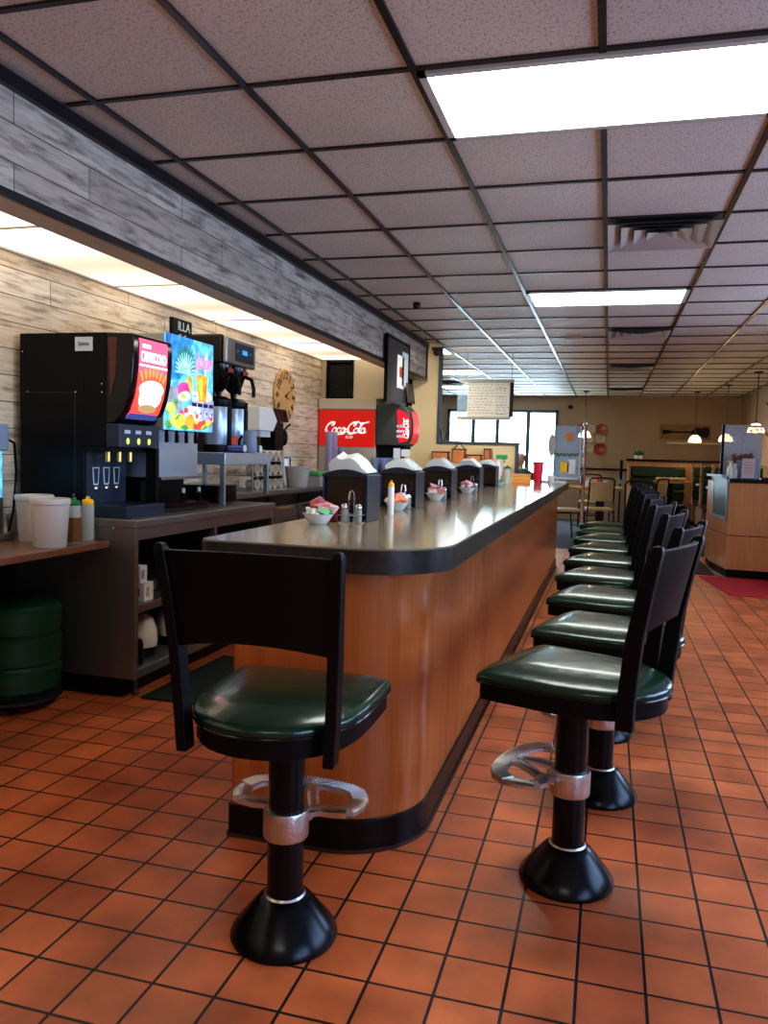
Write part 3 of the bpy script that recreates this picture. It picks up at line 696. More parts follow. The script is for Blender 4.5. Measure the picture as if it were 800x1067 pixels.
b3 = (-1.005, 4.78); bowl(*b3, 'white bowl of pink packets in front of the third napkin dispenser')
fill(*b3, 'white bowl by the third napkin dispenser', [(-.03,-.02,.046,'cup','whitepkt'),(.0,-.03,.046,'cup','whitepkt'),(.035,-.02,.048,'jelly','orangepkt'),(-.02,0,.066,'sugar','pinkpkt'),(.01,.01,.074,'sugar','pinkpkt'),(-.01,.02,.084,'sugar','pinkpkt'),(.03,.01,.064,'sugar','pinkpkt')], 3)
b4 = (-1.0, 5.88); bowl(*b4, 'white bowl of pink packets in front of the fourth napkin dispenser')
fill(*b4, 'white bowl by the fourth napkin dispenser', [(-.03,-.02,.046,'cup','whitepkt'),(.02,-.02,.046,'cup','whitepkt'),(-.01,0,.064,'sugar','pinkpkt'),(.015,.01,.074,'sugar','pinkpkt'),(-.015,.0,.080,'sugar','pinkpkt')], 4)
b5 = (-.99, 7.62); bowl(*b5, 'white bowl of green packets past the farthest napkin dispenser')
fill(*b5, 'white bowl past the farthest napkin dispenser', [(-.02,-.02,.048,'jelly','greenpkt'),(.02,-.02,.048,'jelly','greenpkt'),(0,.01,.055,'cup','whitepkt')], 5)

def caddy(x, y, where, jelly=True):
    t = thing('condiment_caddy', 'chrome loop-handled caddy %s' % where, 'caddy', (x, y, CT), 0, 'chrome caddies on the counter')
    MB().box(-.045,.045,-.028,.028,0,.004).build('tray', M['chrome'], t)
    w = MB(); w.tube([(-.045,-.03,.03),(.045,-.03,.03),(.045,.03,.03),(-.045,.03,.03)], .002, 6, closed=True); w.build('wire_rail', M['chrome'], t)
    h = MB(); h.tube([(-.010,0,.004),(-.011,0,.09),(-.007,0,.118),(0,0,.124),(.007,0,.118),(.011,0,.09),(.010,0,.004)], .0042, 8); h.build('loop_handle', M['chrome'], t)
    for sx, nm in ((-1, 'salt'), (1, 'pepper')):
        s_ = thing(nm + '_shaker', 'glass %s shaker with steel cap %s' % (nm, where), 'shaker', (x+sx*.028, y, CT+.004), 0, nm + ' shakers')
        MB().lathe([(.001,0),(.014,0),(.015,.004),(.015,.045),(.012,.052),(.001,.052)], seg=10, caps=False).build('glass_body', M['salt'], s_)
        MB().lathe([(.0135,.050),(.0145,.052),(.0145,.062),(.010,.069),(.001,.071)], seg=16, caps=False).build('cap', M['chrome'], s_)
    if jelly:
        tag(MB().at((x-.055-.016, y+.015, CT)).box(-.016,.016,-.022,.022,0,.055).build('jelly_box', M['darkred'], bevel=.004), 'dark red condiment box %s' % where, 'box')
caddy(-.955, 2.965, 'in front of the nearest napkin dispenser')
caddy(-.985, 3.895, 'in front of the second napkin dispenser', False)
caddy(-1.00, 4.885, 'in front of the third napkin dispenser', False)
caddy(-.985, 6.01, 'in front of the fourth napkin dispenser', False)

def squeeze(x, y, z, capm, bodym, label, h=.10, r=.013, spoutm=None):
    t = thing('squeeze_bottle', label, 'bottle', (x, y, z), 0)
    MB().lathe([(.001,0),(r,0),(r*1.04,.004),(r*1.04,h*.88),(r*.9,h*.93),(.001,h*.93)], seg=20, caps=False).build('bottle_body', bodym, t)
    MB().lathe([(r*.98,h*.90),(r*1.0,h*.98),(r*.8,h*1.02),(r*.4,h*1.03),(r*.28,h*1.10),(.001,h*1.10)], seg=18, caps=False).build('bottle_cap', capm, t)
    return t
sb = squeeze(-.930, 3.46, CT, M['yellow'], M['white'], 'slim white bottle with yellow cap right of the nearest napkin dispenser', .140, .0135)
# far end of counter
t = thing('red_tumbler', 'tall red plastic tumbler at the far end of the counter', 'tumbler', (-.745, 9.0, CT))
MB().lathe([(.001,0),(.043,0),(.046,.01),(.055,.20),(.058,.235),(.052,.235),(.049,.20),(.001,.03)], seg=20, caps=False).build('tumbler_body', M['redplastic'], t)
bx = MB(); bx.box(-.095,.095,-.05,.05,0,.10); 
t = thing('packet_rack', 'yellow and orange packet rack at the far end of the counter', 'rack', (-.895, 8.75, CT))
MB().box(-.095,.095,-.05,.05,0,.035).build('lower_tray', M['orangepkt'], t, bevel=.004)
MB().box(-.09,.09,-.045,.045,.037,.066).build('middle_tray', M['yellow'], t, bevel=.004)
MB().box(-.095,.095,-.05,.05,.068,.10).build('upper_tray', M['orangepkt'], t, bevel=.004)
squeeze(-1.015, 8.45, CT, M['greencap'], M['sqbottle'], 'clear bottle beside the yellow packet rack at the far end', .17, .035)
t = thing('spray_bottle', 'white spray bottle with green trigger behind the farthest napkin dispenser', 'spray bottle', (-1.17, 8.9, CT))
MB().lathe([(.001,0),(.045,0),(.048,.01),(.048,.18),(.02,.23),(.016,.25),(.001,.25)], seg=20, caps=False).build('bottle_body', M['white'], t)
MB().box(-.03,.095,-.018,.018,.25,.30).box(.05,.065,-.01,.01,.21,.26).build('trigger_head', M['greenpkt'], t, bevel=.006)
tag(MB().at((-.55, 9.25, CT)).box(-.18,.10,-.14,.14,0,.022).build('paper_stack', M['white'], bevel=.003), 'low stack of white menus at the far corner of the counter', 'menus')
t = thing('white_mug', 'white mug among the things at the far end of the counter', 'mug', (-.60, 9.0, CT+.0))
MB().lathe([(.001,0),(.032,0),(.036,.01),(.038,.09),(.034,.09),(.031,.015),(.001,.01)], seg=18, caps=False).build('mug_body', M['ceramic'], t)
MB().tube([(.036,0,.075),(.06,0,.07),(.066,0,.045),(.055,0,.022),(.034,0,.02)], .005, 6).build('handle', M['ceramic'], t)
# baskets on a shelf behind
t = thing('pass_shelf', 'pale work shelf against the cream half wall behind the counter', 'shelf', (-1.62, 8.95, 0))
MB().box(-.32,.33,-.16,.17,1.02,1.05).build('shelf_top', M['creampanel'], t, bevel=.003)
MB().box(-.20,.31,-.12,.16,.0,1.02).build('shelf_cabinet', M['beige'], t)
def basket(x, y, z, w, label, peak=False):
    t = thing('orange_basket', label, 'basket', (x, y, z), 0, 'orange baskets below the half wall')
    h = .155
    b = MB(); b.rings([[(-w*.9,-.045,0),(w*.9,-.045,0),(w*.9,.045,0),(-w*.9,.045,0)], [(-w,-.055,h*.5),(w,-.055,h*.5),(w,.055,h*.5),(-w,.055,h*.5)], [(-w*.96,-.055,h),(w*.96,-.055,h),(w*.96,.055,h),(-w*.96,.055,h)]])
    b.build('basket_body', M['wicker'], t, bevel=.012)
    MB().tube([(-w*.97,-.057,h),(w*.97,-.057,h),(w*.97,.057,h),(-w*.97,.057,h)], .007, 6, closed=True).build('rim', M['clockdark'], t)
    MB().tube([(-w*.97,-.057,h),(-w*.93,-.06,0.01)], .006, 6).tube([(w*.97,-.057,h),(w*.93,-.06,0.01)], .006, 6).build('edge_binding', M['clockdark'], t)
    if peak: MB().tube([(-w*.9,0,h),(0,0,h+.07),(w*.9,0,h)], .007, 6).build('handle', M['clockdark'], t)
basket(-1.84, 8.98, 1.125, .095, 'orange dark-rimmed basket beside the cream column')
basket(-1.63, 8.98, 1.16, .075, 'orange basket with raised peaked handle, between the other baskets', True)
basket(-1.455, 8.98, 1.10, .085, 'squarish orange basket right of the peaked-handle basket')
basket(-1.32, 9.07, 1.17, .035, 'narrow orange basket next to the green spray trigger')
for (x, z0, w) in ((-1.84,1.05,.075),(-1.63,1.05,.07),(-1.455,1.05,.05),(-1.32,1.05,.03)):
    pass
tag(MB().at((-1.84, 8.98, 1.051)).box(-.11,.09,-.06,.06,0,.022).box(-.10,.085,-.055,.055,.024,.046).box(-.105,.09,-.058,.058,.048,.07).build('stacked_trays', M['labelw'], bevel=.003), 'pale stacked trays under the basket beside the column', 'trays')
tag(MB().at((-1.63, 8.98, 1.051)).box(-.07,.07,-.05,.05,0,.105).build('storage_box', M['creampanel'], bevel=.003), 'cream box under the peaked-handle basket', 'box')
tag(MB().at((-1.455, 8.98, 1.051)).box(-.07,.07,-.05,.05,0,.046).build('storage_box', M['wicker'], bevel=.003), 'flat orange box under the squarish basket', 'box')
tag(MB().at((-1.32, 9.07, 1.051)).box(-.03,.03,-.04,.04,0,.116).build('storage_box', M['white'], bevel=.003), 'white box under the narrow orange basket', 'box')

# ------------------------------------------------------------------ left foreground counter, its things
t = thing('side_counter', 'brown laminate side counter in the left foreground', 'counter', (0,0,0))
MB().box(XL+.005, -2.312, -1.2, 3.372, .748, .780).build('counter_top', M['brownwood'], t, bevel=.003)
MB().box(XL+.005, -2.86, -1.2, 3.372, .0, .747).build('back_panel', M['black'], t)
MB().box(-2.86, -2.55, -1.18, -1.14, 0, .747).build('end_panel', M['black'], t)
def tub(x, y, label):
    t = thing('white_tub', label, 'tub', (x, y, .7805), 0, 'white plastic tubs')
    MB().lathe([(.001,0),(.068,0),(.070,.004),(.082,.19),(.087,.193),(.087,.200),(.088,.214),(.084,.218),(.079,.216),(.077,.19),(.064,.006),(.001,.006)], seg=40, caps=False).build('tub_body', M['offwhite'], t, ang=50)
tub(-2.62, 3.22, 'white plastic tub at the back, beside the stainless machine'); tub(-2.395, 3.045, 'white plastic tub in front, beside the squeeze bottles')
t = squeeze(-2.405, 3.225, .7805, M['greencap'], M['sqbottle'], 'squeeze bottle of brown sauce with green cap', .195, .030)
MB().lathe([(.001,.004),(.0315,.004),(.0318,.12),(.001,.12)], seg=20, caps=False).build('sauce', M['amber'], t)
squeeze(-2.405, 3.33, .7805, M['yellow'], M['sqbottle'], 'clear squeeze bottle with yellow cap', .195, .028)
# tea urn at frame edge
t = thing('tea_dispenser', 'stainless beverage dispenser with lit blue panel at the left edge', 'dispenser', (-2.815, 3.08, .7805))
MB().box(-.10,.10,-.12,.12,0,.03).build('base', M['steel'], t, bevel=.006)
MB().box(-.09,.055,-.10,.10,.03,.20).build('body', M['steel'], t, bevel=.008)
MB().box(-.09,.05,-.105,.10,.20,.42).build('lit_panel', M['j_cyan'], t, bevel=.006)
MB().box(-.10,.075,-.12,.12,.42,.55).build('top', M['bluecup'], t, bevel=.014)
MB().box(-.07,.035,-.123,-.12,.49,.525).build('label_plate', M['white'], t)
tag(MB().tube([(-2.76, 3.20, 1.26), (-2.80, 3.30, 1.24), (-2.84, 3.36, 1.10), (-2.86, 3.36, .90), (-2.87, 3.34, .80)], .006, 6).build('power_cord', M['black']), 'thin black cord hanging beside the black machine', 'cord')
# green trash bin on dolly
t = thing('trash_bin', 'dark green ribbed trash bin under the side counter', 'bin', (-2.66, 3.14, 0))
pr = [(.001,.062),(.165,.062),(.172,.07)]
for a, b_ in ((.09,.20),(.215,.345),(.36,.48)):
    pr += [(.178+.02*(a/.5),a),(.200,a+.01),(.203,b_-.01),(.190,b_)]
pr += [(.180,.492),(.12,.50),(.001,.50)]
MB().lathe(pr, seg=40, caps=False).build('bin_body', M['greenbin'], t, ang=30)
t = thing('bin_dolly', 'flat black wheeled dolly under the green bin', 'dolly', (-2.66, 3.14, 0))
MB().lathe([(.001,.042),(.19,.042),(.205,.048),(.205,.060),(.001,.060)], seg=32, caps=False).build('deck', M['greyrubber'], t)
for a in range(4):
    MB().at((.15*math.cos(a*PI/2+.6), .15*math.sin(a*PI/2+.6), .021)).cyl((0,-.012,0),(0,.012,0),.021).build('caster', M['black'], t)

# ------------------------------------------------------------------ stainless open-shelf cabinet
t = thing('steel_cabinet', 'stainless steel open-shelf back counter under the drink machines', 'cabinet', (0,0,0))
X0, X1, Y0, Y1 = XL+.01, -2.18, 3.385, 5.05
MB().box(X0, X1+.012, Y0-.006, Y1, .845, .885).build('counter_top', M['steel'], t, bevel=.004)
MB().box(X0, X1, Y0, Y0+.03, .10, .845).build('side_panel', M['steel'], t, bevel=.003, flat=False)
MB().box(X0, X1, Y1-.03, Y1, .10, .845).build('side_panel', M['steel'], t, bevel=.003)
MB().box(X1-.02, X1-.002, Y0+.03, Y1-.03, .785, .845).build('apron', M['steel'], t)
MB().box(X0, X0+.02, Y0+.03, Y1-.03, .10, .845).build('back_panel', M['black'], t)
MB().box(X0+.02, X1-.002, Y0+.03, Y1-.03, .425, .465).build('shelf', M['steel'], t, bevel=.003)
MB().box(X0+.02, X1-.002, Y0+.03, Y1-.03, .10, .145).build('shelf', M['steel'], t, bevel=.003)
MB().box(X1-.045, X1-.004, 4.20, 4.235, .145, .425).box(X1-.045, X1-.004, 4.20, 4.235, .465, .785).build('centre_post', M['steel'], t)
for (a, b_) in ((X0+.06, Y0+.1), (X1-.06, Y0+.1), (X0+.06, Y1-.1), (X1-.06, Y1-.1)):
    MB().at((a, b_, 0)).lathe([(.02,0),(.02,.012),(.012,.02),(.012,.10)], seg=12).build('leg', M['steeldark'], t)
MB().box(X0+.02, X1-.09, Y0+.03, Y1-.03, .0, .099).build('toe_kick', M['black'], t)
MB().at((-2.3, Y0-.0065, .84)).ball((0,0,0), .006, sq=(1,.4,1)).build('rivet', M['chrome'], t)
# things in the cabinet
for i, (x, y, z, a, h, lb) in enumerate([(-2.255,3.53,.466,.055,.095,'small white printed box on the shelf, the lower of two'),(-2.255,3.505,.562,.042,.085,'small white printed box on the shelf, upper of two stacked')]):
    q = thing('white_box', lb, 'box', (x, y, z))
    MB().box(-a,a,-a*.6,a*.9,0,h).build('carton', M['white'], q, bevel=.002)
    MB().box(a*.3-.012,a*.3+.012, -a*.6-.001,-a*.6,h*.3,h*.7).build('print', M['redbrown'] if i == 0 else M['bluecup'], q)
    MB().box(a,a+.001,-.015,.012,h*.25,h*.75).build('print', M['clockwood'] if i == 0 else M['bluecup'], q)
for i, (x, y, sc, lb) in enumerate([(-2.33, 3.68, 1, 'cream pitcher with black base on the bottom shelf, nearest the cabinet side'), (-2.33, 3.98, 1, 'second cream pitcher on the bottom shelf')]):
    q = thing('cream_pitcher', lb, 'pitcher', (x, y, .1455), 0, 'cream pitchers on the bottom shelf')
    MB().lathe([(.001,0),(.075,0),(.08,.01),(.08,.05),(.001,.05)], seg=24, caps=False).build('base', M['black'], q)
    MB().lathe([(.08,.051),(.084,.08),(.078,.14),(.06,.19),(.035,.215),(.001,.222)], seg=24, caps=False).build('pitcher_body', M['cream_china'], q)
    MB().tube([(0,.07,.17),(0,.12,.17),(0,.13,.11),(0,.08,.07)], .010, 8).build('handle', M['black'], q)
for i, (x, y, z, r, h, mt, lb) in enumerate([(-2.30,3.50,.1455,.035,.09,'blackgloss','dark bottle lying low beside the cream pitcher'),(-2.24,3.50,.1455,.03,.13,'blackgloss','dark gloss jar at the front of the bottom shelf'),(-2.27,4.05,.4655,.03,.05,'ceramic','small white cup on the upper shelf, left of pair'),(-2.27,4.15,.4655,.03,.05,'ceramic','small white cup on the upper shelf, right of pair'),(-2.40,3.85,.4655,.11,.17,'blackgloss','dark round pot on the upper shelf'),(-2.40,4.48,.4655,.11,.19,'blackgloss','dark round pot on the upper shelf past the centre post'),(-2.40,4.5,.1455,.12,.20,'steeldark','dull steel pot on the bottom shelf')]):
    q = tag(MB().lathe([(.001,0),(r*.9,0),(r,h*.1),(r,h*.8),(r*.8,h*.95),(r*.75,h),(.001,h)], seg=20, caps=False).build('pot' if r > .05 else 'small_jar', M[mt], loc=(x,y,z)), lb, 'pot' if r > .05 else 'jar')
tag(MB().box(-2.17, -1.30, 3.42, 4.30, .0, .012).build('floor_mat', M['darkmat'], bevel=.004), 'dark green black floor mat behind the counter', 'mat')

# ------------------------------------------------------------------ cappuccino machine
ZT = .8855
t = thing('cappuccino_machine', 'tall black cappuccino machine with lit pink sign', 'drink machine', (0,0,0))
ya, yb = 3.43, 3.79
MB().box(-2.875, -2.50, ya, yb, ZT+.02, 1.79).build('cabinet_body', M['black'], t, bevel=.004)
MB().prismy([(-2.50,1.79),(-2.50,1.235),(-2.375,1.235),(-2.375,1.79)], ya, yb).build('upper_body', M['black'], t, bevel=.004)
door = [(-2.375,1.79),(-2.232,1.785),(-2.225,1.75),(-2.226,1.65),(-2.234,1.56),(-2.250,1.48),(-2.276,1.41),(-2.325,1.355),(-2.375,1.350)]
MB().prismy(door, ya, yb).build('door', M['blackgloss'], t, bevel=.006)
rp_ = MB(); rp_.prismy([(-2.365,1.765),(-2.315,1.765),(-2.322,1.58),(-2.350,1.48)], ya-.0025, ya-.0005); rp_.build('door_side_panel', M['reddark'], t)
# lit curved sign following the door front
def door_x(z):
    pts = [(q[1], q[0]) for q in door[1:8]]
    for (z1, x1), (z2, x2) in zip(pts, pts[1:]):
        if z2 <= z <= z1: return x2 + (x1-x2)*(z-z2)/(z1-z2)
    return pts[0][1] if z > pts[0][0] else pts[-1][1]
def curved(y0, y1, z0, z1, mat, name, par, lift=.004, n=12):
    m_ = MB(); vs = []
    for i in range(n+1):
        z = z1 + (z0-z1)*i/n; x = door_x(z)+lift
        vs += [(x, y0, z), (x, y1, z)]
    m_.add(vs, [(2*i, 2*i+1, 2*i+3, 2*i+2) for i in range(n)]); return m_.build(name, mat, par)
sg = curved(3.475, 3.735, 1.385, 1.768, M['pink_lit'], 'lit_sign', t)
curved(3.475, 3.735, 1.405, 1.60, M['red_lit'], 'sign_art', sg, .0055)
curved(3.475, 3.735, 1.375, 1.403, M['bluestrip'], 'sign_strip', sg, .006)
# flame-like petals and froth
mp = MB()
def blob(mb, cy, cz, ry, rz_, lift, n=16, rot=0):
    vs = []
    for i in range(n):
        a = 2*PI*i/n; dy, dz = ry*math.cos(a), rz_*math.sin(a)
        y_, z_ = cy+dy*math.cos(rot)-dz*math.sin(rot), cz+dy*math.sin(rot)+dz*math.cos(rot)
        vs.append((door_x(max(1.37, z_))+lift, y_, z_))
    vs.append((door_x(cz)+lift, cy, cz)); mb.add(vs, [(i, (i+1)%n, n) for i in range(n)])
for i in range(7): blob(mp, 3.605+(i-3)*.034, 1.592+.020*math.cos((i-3)*.6), .012, .030, .0075, rot=-(i-3)*.18)
mp.build('sign_petals', M['orange_lit'], sg)
mp = MB(); blob(mp, 3.605, 1.525, .110, .045, .009, 24); blob(mp, 3.605, 1.485, .098, .065, .0095, 24); mp.build('sign_froth', M['white_lit'], sg)
mp = MB(); blob(mp, 3.605, 1.430, .080, .022, .0105, 20); mp.build('sign_cup', M['brown_lit'], sg)
mp = MB(); mp.box(-2.2215,-2.2205, 3.480, 3.730, 1.635, 1.643); mp.build('sign_line', M['white_lit'], sg)
text('CAPPUCCINO', .060, M['white_lit'], sg, F_posX(-2.2195, 3.605, 1.680) @ Matrix.Diagonal((.60,1.2,1,1)), .0006, bold=.0004)
text('ENGLISH', .022, M['white_lit'], sg, F_posX(-2.2330, 3.555, 1.722), .001, bold=.0006) if False else MB().box(-2.2215,-2.2205, 3.505, 3.575, 1.725, 1.742).build('sign_badge', M['white_lit'], sg)
MB().box(-2.375, -2.30, ya-.0, yb, 1.235, 1.349).build('button_panel', M['navy'], t, bevel=.004)
for i in range(3):
    y = 3.50+i*.095
    MB().box(-2.2995,-2.2985, y-.028, y+.022, 1.302, 1.320).build('button_label', M['labelw'], t)
    MB().at((-2.2985, y, 1.265)).ball((0,0,0), .013, sq=(.4,1,1.3)).build('push_button', M['j_lime'], t)
    MB().lathe([(.001,-.055),(.013,-.055),(.014,-.01),(.014,.02),(.001,.02)], (-2.40,y-.02,1.215), 14, caps=False).build('nozzle', M['gold'], t)
MB().box(-2.50, -2.36, ya, yb, 1.21, 1.234).build('spout_bracket', M['black'], t)
MB().box(-2.50, -2.494, ya+.01, yb-.01, .93, 1.21).build('splash_panel', M['navy'], t)
for i in range(3):
    y = 3.515+i*.088
    fr = MB(); fr.prismx([(y-.028,1.130),(y+.028,1.130),(y+.020,1.040),(y-.020,1.040)], -2.4935, -2.491); fr.build('window_outline', M['labelw'], t)
    MB().prismx([(y-.020,1.124),(y+.020,1.124),(y+.013,1.048),(y-.013,1.048)], -2.491, -2.490).build('window_pane', M['navy'], t)
    MB().ball((-2.49,y,1.022), .016, sq=(.5,1,1)).build('knob', M['chrome'], t)
MB().box(-2.49, -2.26, ya+.005, yb-.005, ZT, .945).build('drip_tray', M['navy'], t, bevel=.005)
MB().box(-2.36, -2.30, yb-.03, yb, .945, 1.234).build('right_column', M['black'], t)
MB().box(-2.55, -2.45, ya-.003, ya, 1.70, 1.768).build('side_label', M['labelw'], t)
text('Spices', .028, M['navy'], t, F_negY(-2.50, ya-.004, 1.735), .0005, sx=.9)
for (x, z) in ((-2.83,1.5),(-2.55,1.5),(-2.40,1.54),(-2.40,1.50),(-2.56,.99),(-2.86,1.70)):
    MB().ball((x, ya, z), .004, 8, 6, (1,.4,1)).build('screw', M['chrome'], t)
MB().box(-2.86, -2.552, ya-.0015, ya, 1.496, 1.4985).box(-2.552,-2.5495, ya-.0015, ya, ZT+.04, 1.4985).build('access_panel_seam', M['dkgreybox'], t)

# ------------------------------------------------------------------ juice dispenser
t = thing('juice_dispenser', 'juice dispenser with glowing blue fruit picture', 'drink machine', (0,0,0))
ya, yb, XF = 3.815, 4.345, -2.28
MB().box(-2.86, XF-.012, ya, yb, 1.335, 1.845).build('housing', M['beige'], t, bevel=.006)
MB().box(-2.86, -2.36, ya, yb-.03, 1.075, 1.335).build('splash_back', M['steelblue'], t, bevel=.004)
MB().box(-2.84, -2.44, ya+.02, yb-.05, ZT+.045, 1.075).build('pedestal', M['black'], t)
MB().box(-2.86, -2.30, ya, yb, ZT, ZT+.045).build('drip_tray', M['blackgloss'], t, bevel=.004)
MB().box(-2.36, XF-.02, ya, yb-.03, 1.065, 1.080).build('tray_lip', M['steel'], t)
pic = MB().box(XF-.012, XF, ya, yb, 1.335, 1.848).build('picture_panel', M['j_cyan'], t, bevel=.003)
def R(mb, y0, y1, z0, z1, d): mb.box(XF, XF+d, y0, y1, z0, z1)
def el(mb, cy, cz, ry, rz_, d, rot=0, n=20, c0=0, c1=360):
    pts = []
    for i in range(n):
        a = math.radians(c0+(c1-c0)*i/n); dy, dz = ry*math.cos(a), rz_*math.sin(a)
        pts.append((cy+dy*math.cos(rot)-dz*math.sin(rot), cz+dy*math.sin(rot)+dz*math.cos(rot)))
    mb.prismx(pts, XF, XF+d)
fruit_print = MB(); fruit_mats = []
def mk(name, mat, fn):
    if mat not in fruit_mats: fruit_mats.append(mat)
    fruit_print.k = fruit_mats.index(mat); fn(fruit_print)
W = yb-ya
def Yf(u): return ya+u*W
def Zf(v): return 1.335+v*.513
mk('sky_patch','j_blue', lambda m_: m_.prismx([(Yf(0),Zf(1)),(Yf(.55),Zf(1)),(Yf(.30),Zf(.55)),(Yf(0),Zf(.50))], XF, XF+.0008))
mk('sky_shadow','j_dblue', lambda m_: m_.prismx([(Yf(0),Zf(1)),(Yf(.10),Zf(1)),(Yf(.06),Zf(.45)),(Yf(0),Zf(.42))], XF, XF+.0012))
mk('haze_patch','j_grey', lambda m_: R(m_, Yf(0), Yf(.32), Zf(.22), Zf(.46), .0010))
def leaves(m_):
    for k in range(-8, 9):
        a = k*.20; L_ = .155-.006*abs(k)
        cy, cz = Yf(.38), Zf(.66)
        el(m_, cy+math.sin(a)*L_*.55, cz+math.cos(a)*L_*.55*(1 if abs(k)<7 else .6), L_*.5, .009, .0018+.0001*(k+9), rot=PI/2-a, n=10)
mk('pineapple_leaves','j_leaf', leaves)
def leaves2(m_):
    for k in range(-7, 8):
        a = k*.24+.1; L_ = .120
        el(m_, Yf(.38)+math.sin(a)*L_*.5, Zf(.62)+math.cos(a)*L_*.5, L_*.45, .0055, .0040+.0001*(k+9), rot=PI/2-a, n=10)
mk('pineapple_leaves_light','j_leaf2', leaves2)
mk('pineapple','j_pine', lambda m_: el(m_, Yf(.46), Zf(.50), .040, .050, .0056))
mk('dragon_fruit','j_mag', lambda m_: (el(m_, Yf(.34), Zf(.44), .060, .042, .0060, .2), el(m_, Yf(.30), Zf(.16), .026, .032, .0061)))
mk('melon','j_white', lambda m_: (el(m_, Yf(.36), Zf(.37), .060, .028, .0064, .1), el(m_, Yf(.55), Zf(.20), .09, .045, .0058), el(m_, Yf(.80), Zf(.40), .09,.03,.0020)))
mk('lime','j_lime', lambda m_: (el(m_, Yf(.10), Zf(.22), .045, .034, .0061), el(m_, Yf(.33), Zf(.37), .03, .015, .0068), el(m_, Yf(.14), Zf(.10), .035, .030, .0063)))
mk('mango','j_yel', lambda m_: (el(m_, Yf(.27), Zf(.10), .050, .044, .0066, .3), el(m_, Yf(.62), Zf(.10), .022, .018, .0069)))
mk('shade','j_green', lambda m_: (el(m_, Yf(.36), Zf(.035), .05, .012, .0076), el(m_, Yf(.19), Zf(.30), .02, .012, .0062), el(m_, Yf(.06), Zf(.06), .035, .02, .0062)))
mk('ice','j_white', lambda m_: [el(m_, Yf(.56+.05*(k%5)), Zf(.36+.06*(k//5)), .012, .012, .0034+.0001*k) for k in range(10)])
mk('berry','j_red', lambda m_: [el(m_, Yf(q_), Zf(v_), .018, .016, .0073) for q_, v_ in ((.40,.22),(.58,.06),(.78,.11),(.94,.16),(.62,.17))])
mk('orange_fruit','j_orange', lambda m_: (el(m_, Yf(.48), Zf(.10), .052, .044, .0067),))
mk('juice_glass','j_orange', lambda m_: m_.prismx([(Yf(.66),Zf(.33)),(Yf(.62),Zf(.62)),(Yf(.70),Zf(.64)),(Yf(.86),Zf(.62)),(Yf(.82),Zf(.33))], XF, XF+.0060))
mk('juice_highlight','j_yel', lambda m_: m_.prismx([(Yf(.69),Zf(.36)),(Yf(.655),Zf(.58)),(Yf(.74),Zf(.60)),(Yf(.75),Zf(.36))], XF, XF+.0064))
mk('straw','j_white', lambda m_: m_.prismx([(Yf(.80),Zf(.62)),(Yf(.815),Zf(.62)),(Yf(.85),Zf(.90)),(Yf(.835),Zf(.90))], XF, XF+.0058))
mk('lavender_patch','j_lav', lambda m_: m_.prismx([(Yf(.50),Zf(.33)),(Yf(1),Zf(.36)),(Yf(1),Zf(.12)),(Yf(.52),Zf(.14))], XF, XF+.0048))
mk('banana','j_yel', lambda m_: el(m_, Yf(.83), Zf(.08), .070, .015, .0072, .4))
mk('red_fruit','j_red', lambda m_: (el(m_, Yf(.70), Zf(.07), .05, .024, .0070, .3), el(m_, Yf(.91), Zf(.10), .030, .018, .0070, .5)))
mk('green_leaf','j_green', lambda m_: (el(m_, Yf(.80), Zf(.05), .04, .010, .0074, .3), el(m_, Yf(.22), Zf(.14), .03, .008, .0074, .6)))
fruit_print.build('printed_picture', [M[q] for q in fruit_mats], pic, flat=True)
text('Juice', .105, M['j_pink'], pic, F_posX(XF+.006, Yf(.76), Zf(.775)) @ Matrix.Diagonal((.95,1.15,1,1)), .0008, shear=.25, bold=.003)
for i in range(4):
    y = Yf(.56+i*.125)
    MB().box(XF+.005, XF+.010, y-.022, y+.022, Zf(.275), Zf(.315)).build('flavour_label', M['juicedark'], t)
    MB().ball((XF+.006, y, Zf(.205)), .015, sq=(.4,.8,1.3)).build('push_button', M['j_white'], t)
    MB().ball((XF+.011, y, Zf(.205)), .008, sq=(.4,.8,1.3)).build('button_dot', M['juicedark'], t)
for i in range(4):
    y = Yf(.12+i*.20)
    MB().tube([(XF-.03, y, 1.334),(XF-.03,y,1.31),(XF-.036,y+.012,1.27)], .011, 10).build('nozzle', M['black'], t)
# little bottles on the tray
for i, (y, nm) in enumerate(((4.10,'left'),(4.28,'right'))):
    q = thing('shot_bottle', 'small dark bottle with white cap on the juice machine tray, %s one' % nm, 'bottle', (-2.33, y, ZT+.0455))
    MB().lathe([(.001,0),(.018,0),(.019,.004),(.019,.045),(.008,.055),(.001,.055)], seg=16, caps=False).build('bottle_body', M['blackgloss'], q)
    MB().lathe([(.010,.053),(.010,.080),(.001,.081)], seg=14, caps=False).build('cap', M['white'], q)
q = thing('chalk_sign', 'small black sign with white lettering standing on the juice machine', 'sign', (-2.46, 4.45, 1.849))
MB().box(-.012,.012,-.11,.11,0,.142).build('sign_board', M['blackwood'], q, bevel=.003)
text('ILLA', .075, M['white'], q, F_posX(.0125, .015, .098), .001)
text('Coffee', .048, M['white'], q, F_posX(.0125, .01, .035), .001, shear=.3)
q.location.y = 4.28

